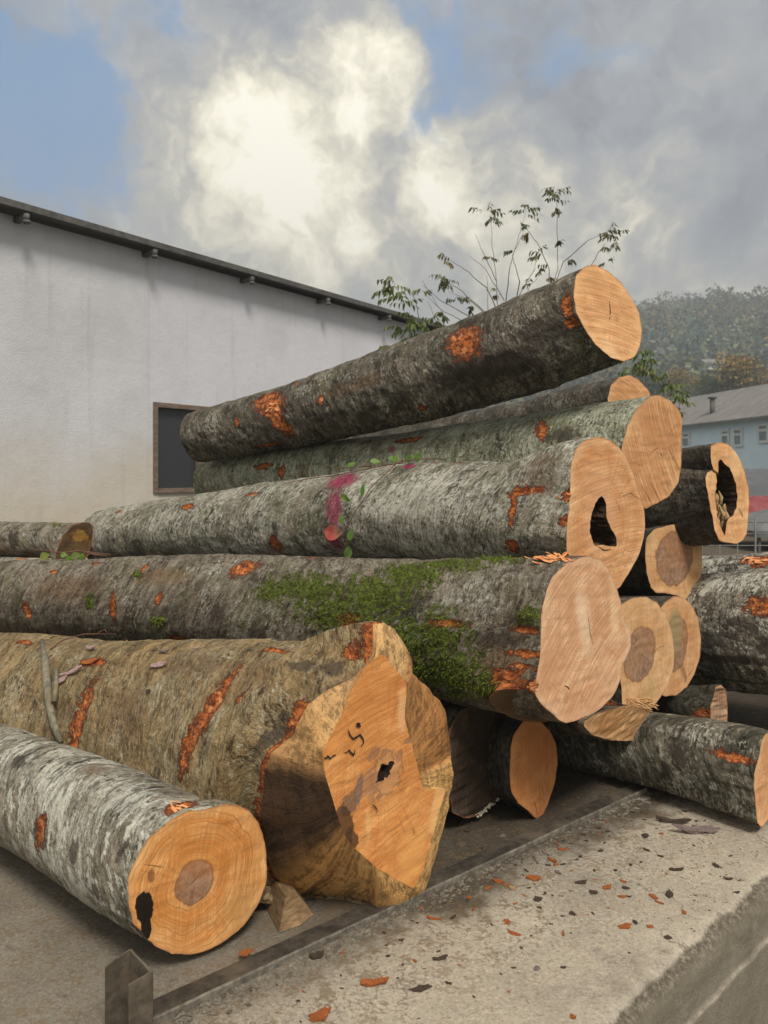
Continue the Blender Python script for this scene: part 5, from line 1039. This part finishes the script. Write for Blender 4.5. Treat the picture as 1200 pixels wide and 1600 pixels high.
# twig with leaves at the far left
root = empty('leafy_twig', W(100, 862, 4.55)); tag(root, 'dark twig with pale green leaves lying across the left end of the mossy log', 'twig'); off = np.array(root.location); zt_ = Z(0, 780, 4.615)
P = np.array([W(x, y, 4.5) for x, y in zt_([(200,355),(320,372),(450,385),(560,372),(680,398),(770,408)])]); mb = MB(); mb.tube(P - off, [.002,.003,.004,.004,.005,.004], 6); mb.tube(np.array([W(x, y, 4.48) for x, y in zt_([(560,372),(640,380),(740,392),(800,400)])]) - off, .003, 6); mb.build('stem', M_vine, root, True)
for (x, y, a, L, w_) in [(322,412,20,.062,.055),(460,402,0,.04,.036),(500,435,-70,.05,.036),(545,410,10,.06,.05),(592,412,80,.04,.03),(515,485,25,.062,.026)]:
    p = W(*zt_([(x, y)])[0], 4.46); d_ = np.array([math.cos(R(a)), 0, math.sin(R(a))]); mb = MB(); leaf(mb, p - off - d_ * L / 2, d_, np.array([.1, -1, .5]), L, w_, .1); mb.build('leaf', M_ly if x in (322, 545, 515) else M_vl, root, True)
# dead stick leaning on the butt log
M_stick = simple('grey_dead_wood', (.09,.085,.06), (.25,.23,.17), 50, st=(1, 1, .2), c3=(.15,.11,.06))
root = empty('dead_branch', on(bB, 88, 1080)[0]); tag(root, 'forked dead grey branch leaning against the flank of the big butt log', 'branch'); off = np.array(root.location)
def onB(x, y, l): return on(bB, x, y, l)[0]
mb = MB(); mb.tube(np.array([onB(68,1008,.02), onB(76,1040,.03), onB(82,1075,.03), onB(88,1110,.03), onB(94,1135,.03), onB(104,1158,.025)]) - off, [.006,.016,.017,.015,.014,.010], 10); mb.tube(np.array([onB(92,1050,.02), onB(96,1080,.03), onB(93,1100,.03)]) - off, [.005,.010,.012], 8)
mb.tube(np.array([onB(60,1090,.02), onB(72,1102,.04), onB(80,1112,.05)]) - off, [.002,.003,.002], 6); mb.build('branch_wood', M_stick, root, True)
root = empty('dry_twig', on(bB, 130, 1005)[0]); tag(root, 'thin dark forked twig lying between the mossy log and the butt log', 'twig'); off = np.array(root.location)
mb = MB(); mb.tube(np.array([onB(80,1018,.01), onB(100,1006,.02), onB(130,1001,.03), onB(160,999,.03), onB(180,998,.03)]) - off, [.004,.003,.003,.002,.001], 6); mb.tube(np.array([onB(150,1000,.03), onB(160,996,.05), W(167,988,3.5)]) - off, [.002,.002,.001], 5); mb.tube(np.array([onB(120,1004,.03), W(125,992,3.45)]) - off, [.002,.001], 5); mb.build('twig_wood', M_vine, root, True)

# ---------------------------------------------------------------- chips and flakes
def chip_mesh(rs, L, Wd, T, curl):
    n = 14; a = np.linspace(0, 2 * np.pi, n, endpoint=False); r = 1 + .28 * np.array([rs.uniform(-1, 1) for _ in a]); rows = []
    for q, z_ in ((0, 1), (.55, 1), (1, .75), (1.02, -.3), (.6, -1), (0, -1)):
        x = np.cos(a) * r * q * L / 2; y = np.sin(a) * r * q * Wd / 2; zz_ = z_ * T / 2 + curl * (x / (L / 2)) ** 2 * L * .3 + T * .35 * np.array([rs.uniform(-1, 1) for _ in a]) * (q > 0); rows.append(np.stack([x, y, zz_ + T * .5], -1))
    mb = MB(); mb.grid(np.array(rows), True); return mb.mesh('wood_chip', False)
M_or = simple('orange_chip', (.15,.042,.014), (.52,.165,.042), 70, .8, c3=(.22,.06,.02)); M_dk = simple('dark_bark_chip', (.028,.02,.014), (.10,.07,.05), 60); M_gy = simple('grey_bark_strip', (.11,.08,.075), (.26,.21,.20), 45, c3=(.14,.08,.06)); M_pk = simple('pink_bark_strip', (.24,.15,.15), (.48,.36,.36), 40, c3=(.30,.10,.05)); M_tn = simple('tan_chip', (.30,.18,.08), (.52,.34,.17), 50)
protos = {}
def G0(px, py): return W(px, py, CAMZ * F / (py - HZ))
def chip(px, py, Lpx, asp, mat, rot, label, group=None, pos=None, nrm=None, T=.004, curl=.25, name='wood_chip', cat='chip'):
    key = (mat.name, int(asp * 4), rng.integers(0, 4))
    if key not in protos:
        me = chip_mesh(rng, 1, asp, .14, curl); me.materials.append(mat); protos[key] = me
    p = G0(px, py) if pos is None else pos; L = Lpx * .82 / F * p[1]
    o = bpy.data.objects.new(name, protos[key]); COL.objects.link(o); o.location = [*p[:2], p[2] + .001]; o.scale = (L, L, L * T / .004 * rng.uniform(.7, 1.2))
    if nrm is None: o.rotation_euler = (rng.uniform(-.12, .12), rng.uniform(-.12, .12), R(rot))
    else: o.rotation_mode = 'QUATERNION'; q = Vector(nrm).to_track_quat('Z', 'Y'); from mathutils import Quaternion; o.rotation_quaternion = q @ Quaternion((0, 0, 1), R(rot))
    tag(o, label, cat, group); return o
zq = Z(640, 1230, 2.143); gO = 'orange bark chips scattered on the concrete'; gD = 'dark bark crumbs scattered on the concrete'; lO = 'small orange bark chip lying on the concrete'; lD = 'small dark bark crumb lying on the concrete'
uniq = [(720,470,50,.7,M_or,10,'biggest bright orange chip, alone near the middle of the bare concrete'),(418,310,56,.6,M_or,0,'chunky orange chip close in front of the rail'),(660,340,42,.6,M_or,20,'orange chip beside a green crumb in the middle of the slab'),(350,494,54,.35,M_or,-25,'long flat orange chip pointing down right, below the rail'),
    (78,444,52,.35,M_or,-15,'flat orange chip at the foot of the butt log'),(514,210,42,.5,M_or,0,'round orange chip near the rail below the narrow log end'),(40,680,84,.3,M_dk,12,'leaf-shaped dark brown flake at the lower left of the bare concrete'),(102,578,56,.35,M_dk,15,'curled brown flake above the leaf-shaped one'),
    (963,155,170,.17,M_gy,3,'long grey-purple bark strip on the slab below the lower log'),(880,122,120,.13,M_dk,-10,'long thin dark bark strip just above the grey-purple one'),(866,506,30,.9,M_dk,0,'rounded dark brown crumb right of the biggest orange chip'),(425,610,34,.7,M_gy,30,'pale purplish flake low on the concrete'),
    (546,772,26,1.0,M_or,80,'rust brown chip at the bottom edge of the photo'),(892,280,60,.15,M_dk,-4,'thin dark splinter near the slab edge'),(1066,309,34,.45,M_dk,-10,'dark flake nearest the chipped edge'),(455,225,36,.4,M_gy,-50,'grey curled flake standing by the rail'),(497,288,36,.45,M_gy,-60,'grey curled flake in front of the orange heap'),
    (400,170,36,.7,M_gy,0,'pale grey flake behind the rail under the pile'),(312,165,30,.6,M_gy,20,'dull grey flake behind the rail next to the pale one')]
for (x, y, L, asp, mt, ro, lab) in uniq: p = zq([(x, y)])[0]; chip(*p, L / 2.143, asp, mt, ro, lab, name='bark_strip' if asp < .2 else 'wood_chip', cat='bark strip' if asp < .2 else 'chip')
chip(383, 1505, 27, .5, M_or, 15, 'orange chip lying on top of the steel rail', pos=G0(383, 1500) + [0, 0, .018]); chip(582, 1540, 54, .3, M_or, 5, 'long orange bark chip at the bottom between the rail and the photo edge'); chip(500, 1590, 38, .5, M_or, 20, 'reddish ragged chip at the very bottom of the concrete'); chip(495, 1498, 26, .5, M_dk, 20, 'dark lump of dirt at the foot of the rail', T=.012)
chip(660, 1547, 36, .35, M_dk, 15, 'narrow brown flake right of the long orange chip')
for (x, y, L, mt) in [(480,250,44,1),(300,320,46,1),(260,340,30,1),(325,330,26,1),(200,372,34,1),(355,392,26,1),(325,455,36,1),(715,318,28,1),(715,370,38,1),(815,368,40,1),(838,390,40,1),(770,385,14,1),(805,470,30,1),(515,494,30,1),(920,422,26,1),(668,408,16,1),(395,722,18,1),(860,290,14,1),(385,366,24,1),(68,342,26,1),(255,235,44,1),(275,225,30,1),
        (425,468,16,1),(595,430,18,1),(630,745,14,1),(332,688,14,1),(345,340,30,4),(215,412,26,1),(490,262,28,1),(430,378,40,2),(435,405,22,2),(512,434,22,2),(545,426,30,2),(560,430,20,4),(275,462,22,2),(145,440,36,2),(180,494,14,2),(472,536,18,2),(545,494,18,2),(615,355,34,2),(722,340,34,2),(870,362,44,2),(668,476,14,2),(408,502,22,2),
        (575,322,44,2),(840,232,26,2),(1025,264,30,2),(1098,353,22,2),(793,212,34,2),(735,556,16,2),(515,606,22,2),(130,660,28,2),(215,704,16,2),(378,558,16,2),(50,610,14,2),(290,560,12,2),(600,405,16,4),(755,455,30,2),(230,690,12,1),(640,215,30,2),(740,262,22,2),(540,350,20,2),(690,280,22,2),(790,165,44,2),(560,245,20,2),(590,180,20,2)]:
    p = zq([(x, y)])[0]; m_ = {1: M_or, 2: M_dk, 4: M_tn}[mt]; chip(*p, L / 2.143, rng.uniform(.4, .8), m_, rng.uniform(0, 180), lO if mt == 1 else lD if mt == 2 else 'small tan bark crumb lying on the concrete', gO if mt == 1 else gD if mt == 2 else 'tan bark crumbs on the concrete')
for k in range(150):
    q_ = abs(rng.normal(0, .22)); s__ = rng.uniform(.2, 2.4); w_ = A + dr * s__ - nb_ * (q_ + .03); px, py = CX + w_[0] / w_[1] * F, HZ + CAMZ / w_[1] * F
    if py > 1600 - .92 * (px - 930) or py < 1640 - .48 * (px - 240) - 20: continue
    chip(px, py, rng.uniform(3, 11), rng.uniform(.4, .9), M_or if rng.uniform() < .25 else M_dk, rng.uniform(0, 180), '', None)
for o in [o for o in COL.objects if o.name.startswith('wood_chip') and not o.get('label')]:
    isO = o.data.materials[0] == M_or; tag(o, lO if isO else lD, 'chip', gO if isO else gD)
# flakes on the butt log
zf = Z(0, 940, 2.6087)
for (x, y, L, asp, mt, ro, lab) in [(375,198,70,.3,M_pk,10,'pinkish bark flake on top of the butt log, upper one of two'),(300,290,110,.25,M_pk,35,'long pink and white bark shred beside the dead branch'),(255,330,70,.4,M_pk,45,'crumpled pink bark shred hanging over the dead branch'),(650,265,80,.25,M_pk,25,'mauve bark flake lying on the middle of the butt log'),(370,250,100,.3,M_or,30,'raw orange bark strip on top of the butt log'),
        (100,538,40,.25,M_pk,0,'small pink flake on the back of the front log'),(800,198,50,.25,M_pk,30,'short grey-pink flake near the mossy log on the butt'),(520,175,60,.12,M_tn,-5,'thin pale sliver on the butt log top'),(610,370,30,.5,M_dk,20,'dark crumb on the flank of the butt log'),(670,210,70,.3,M_gy,20,'grey bark flake near the top of the butt log')]:
    px, py = zf([(x, y)])[0]; bod = LOGS['front'] if y > 500 else bB; p, n = on(bod, px, py, .006); chip(0, 0, L / 2.6087, asp, mt, ro, lab, pos=p, nrm=n, name='bark_strip', cat='bark strip')
M_shred = simple('torn_bark', (.45,.14,.04), (.75,.36,.16), 60)
for key, px, py, n_, sc_ in [('mossy',862,873,34,.05),('front',278,1262,10,.02),('mossy',840,1072,16,.025),('top',424,634,12,.02),('rear',1192,876,14,.05),('paint',884,778,8,.014)]:
    b = LOGS[key]; p0, n0 = on(b, px, py, .002); mb = MB()
    for k in range(n_):
        p, n = on(b, px + rng.normal(0, 14 if sc_ > .03 else 5), py + rng.normal(0, 3 if sc_ > .03 else 5), .001); t_ = b.T[0] * rng.uniform(.4, 1) + rng.normal(0, .35, 3); t_ -= n * (t_ @ n); t_ /= np.linalg.norm(t_); L = rng.uniform(.4, 1.3) * sc_; s_ = np.cross(t_, n) * L * rng.uniform(.10, .28)
        q = [p - t_ * L / 2, p + n * L * .10, p + t_ * L / 2 + n * L * rng.uniform(.05, .4)]; mb.grid(np.array([[v - s_, v + n * .001, v + s_] for v in q]))
    late(b, mb.build('torn_bark', M_shred, b.root))
# grit and rubble: uncountable
def crumbs(name, pts, s0, s1, mat, label, seed):
    rs = np.random.default_rng(seed); n = len(pts); base = np.array([[1,0,0],[-1,0,0],[0,1,0],[0,-1,0],[0,0,1],[0,0,-1]], float); F_ = np.array([[0,2,4],[2,1,4],[1,3,4],[3,0,4],[2,0,5],[1,2,5],[3,1,5],[0,3,5]])
    s = (s0 * (s1 / s0) ** rs.uniform(0, 1, n) ** 1.8)[:, None, None]; a = rs.uniform(0, 6.28, n); sh = base[None] * rs.uniform(.5, 1.3, (n, 6, 1)) * np.stack([rs.uniform(.7, 1.8, n), rs.uniform(.5, 1, n), rs.uniform(.25, .6, n)], -1)[:, None]
    x = sh[..., 0] * np.cos(a)[:, None] - sh[..., 1] * np.sin(a)[:, None]; y = sh[..., 0] * np.sin(a)[:, None] + sh[..., 1] * np.cos(a)[:, None]; V = np.stack([x, y, sh[..., 2]], -1) * s + np.concatenate([pts, np.zeros((n, 1))], 1)[:, None]; V[..., 2] = V[..., 2] + s[..., 0] * .25
    T = (F_[None] + 6 * np.arange(n)[:, None, None]).reshape(-1, 3); tag(link(name, raw_mesh(name, V.reshape(-1, 3), None, T, smooth=False), mat), label, 'debris', kind='stuff')
rs = np.random.default_rng(9)
def edge_pts(n, q0, q1, s0, s1): q = rs.uniform(q0, q1, n); s = rs.uniform(s0, s1, n); return E0[None] + ED[None] * s[:, None] - NR[None] * q[:, None]
rp = []; u = rs.uniform(0, 2.6, 2600); v = -np.abs(rs.normal(0, .035, 2600)) - .010; rp = A[None] + dr[None] * u[:, None] + nb_[None] * v[:, None]
M_grit = simple('grit', (.03,.024,.016), (.14,.11,.08), 30); M_rub = simple('rubble', (.06,.05,.04), (.20,.175,.14), 25)
crumbs('rubble', rp, .002, .014, M_rub, 'crumbled dark concrete and dirt along the front of the steel rail', 2)
dp = edge_pts(18000, .02, 1.5, -.6, 3.2); wgt = np.exp(-((dp - (E0 + ED * 1.25 - NR * .62)) ** 2).sum(1) / .5) + .12; dp = dp[rs.uniform(0, 1, len(dp)) < wgt]; crumbs('grit', dp, .0009, .0058, M_grit, 'fine bark grit sprinkled over the concrete', 3)
rp = A[None] + dr[None] * rs.uniform(.9, 3.2, 3500)[:, None] + nb_[None] * rs.uniform(-.12, .9, 3500)[:, None]; crumbs('bark_litter', rp, .0015, .010, M_dk, 'dark bark litter under the pile', 4)
# wedge of wood under the butt log
root = empty('wedge', G0(462, 1468)); root.location.z = 0; tag(root, 'small tan wedge of split wood jammed under the butt log', 'wedge'); cW = np.array(root.location); off = cW
pf = [W(436,1476,2.46), W(446,1402,2.50), W(466,1398,2.54), W(490,1440,2.56), W(470,1466,2.50)]; back = np.array([-.10, .22, .0])
front_ = np.array(pf); front_[:, 2] = np.maximum(front_[:, 2], .005); mb = MB(); rows = [front_.mean(0)[None].repeat(5, 0), front_, front_ + back * .5, front_ + back]; mb.grid(np.array(rows) - off, True); mb.build('wedge_wood', simple('wedge_wood', (.14,.085,.04), (.30,.20,.11), 24, st=(1, 1, 4)), root)

# ---------------------------------------------------------------- air
mb = MB(); mb.box((0, 0, 51.6), (2500, 2500, 108)); hz_ = mb.build('haze', None); tag(hz_, 'thin autumn haze', 'haze', kind='stuff')
hm = bpy.data.materials.new('haze_air'); hm.use_nodes = True; nt = hm.node_tree; nt.nodes.remove(nt.nodes['Principled BSDF']); pv = nt.nodes.new('ShaderNodeVolumePrincipled'); pv.inputs['Color'].default_value = (.80, .86, .95, 1); pv.inputs['Density'].default_value = .0022; pv.inputs['Anisotropy'].default_value = .2
nt.links.new(pv.outputs[0], nt.nodes['Material Output'].inputs['Volume']); hz_.data.materials.append(hm)
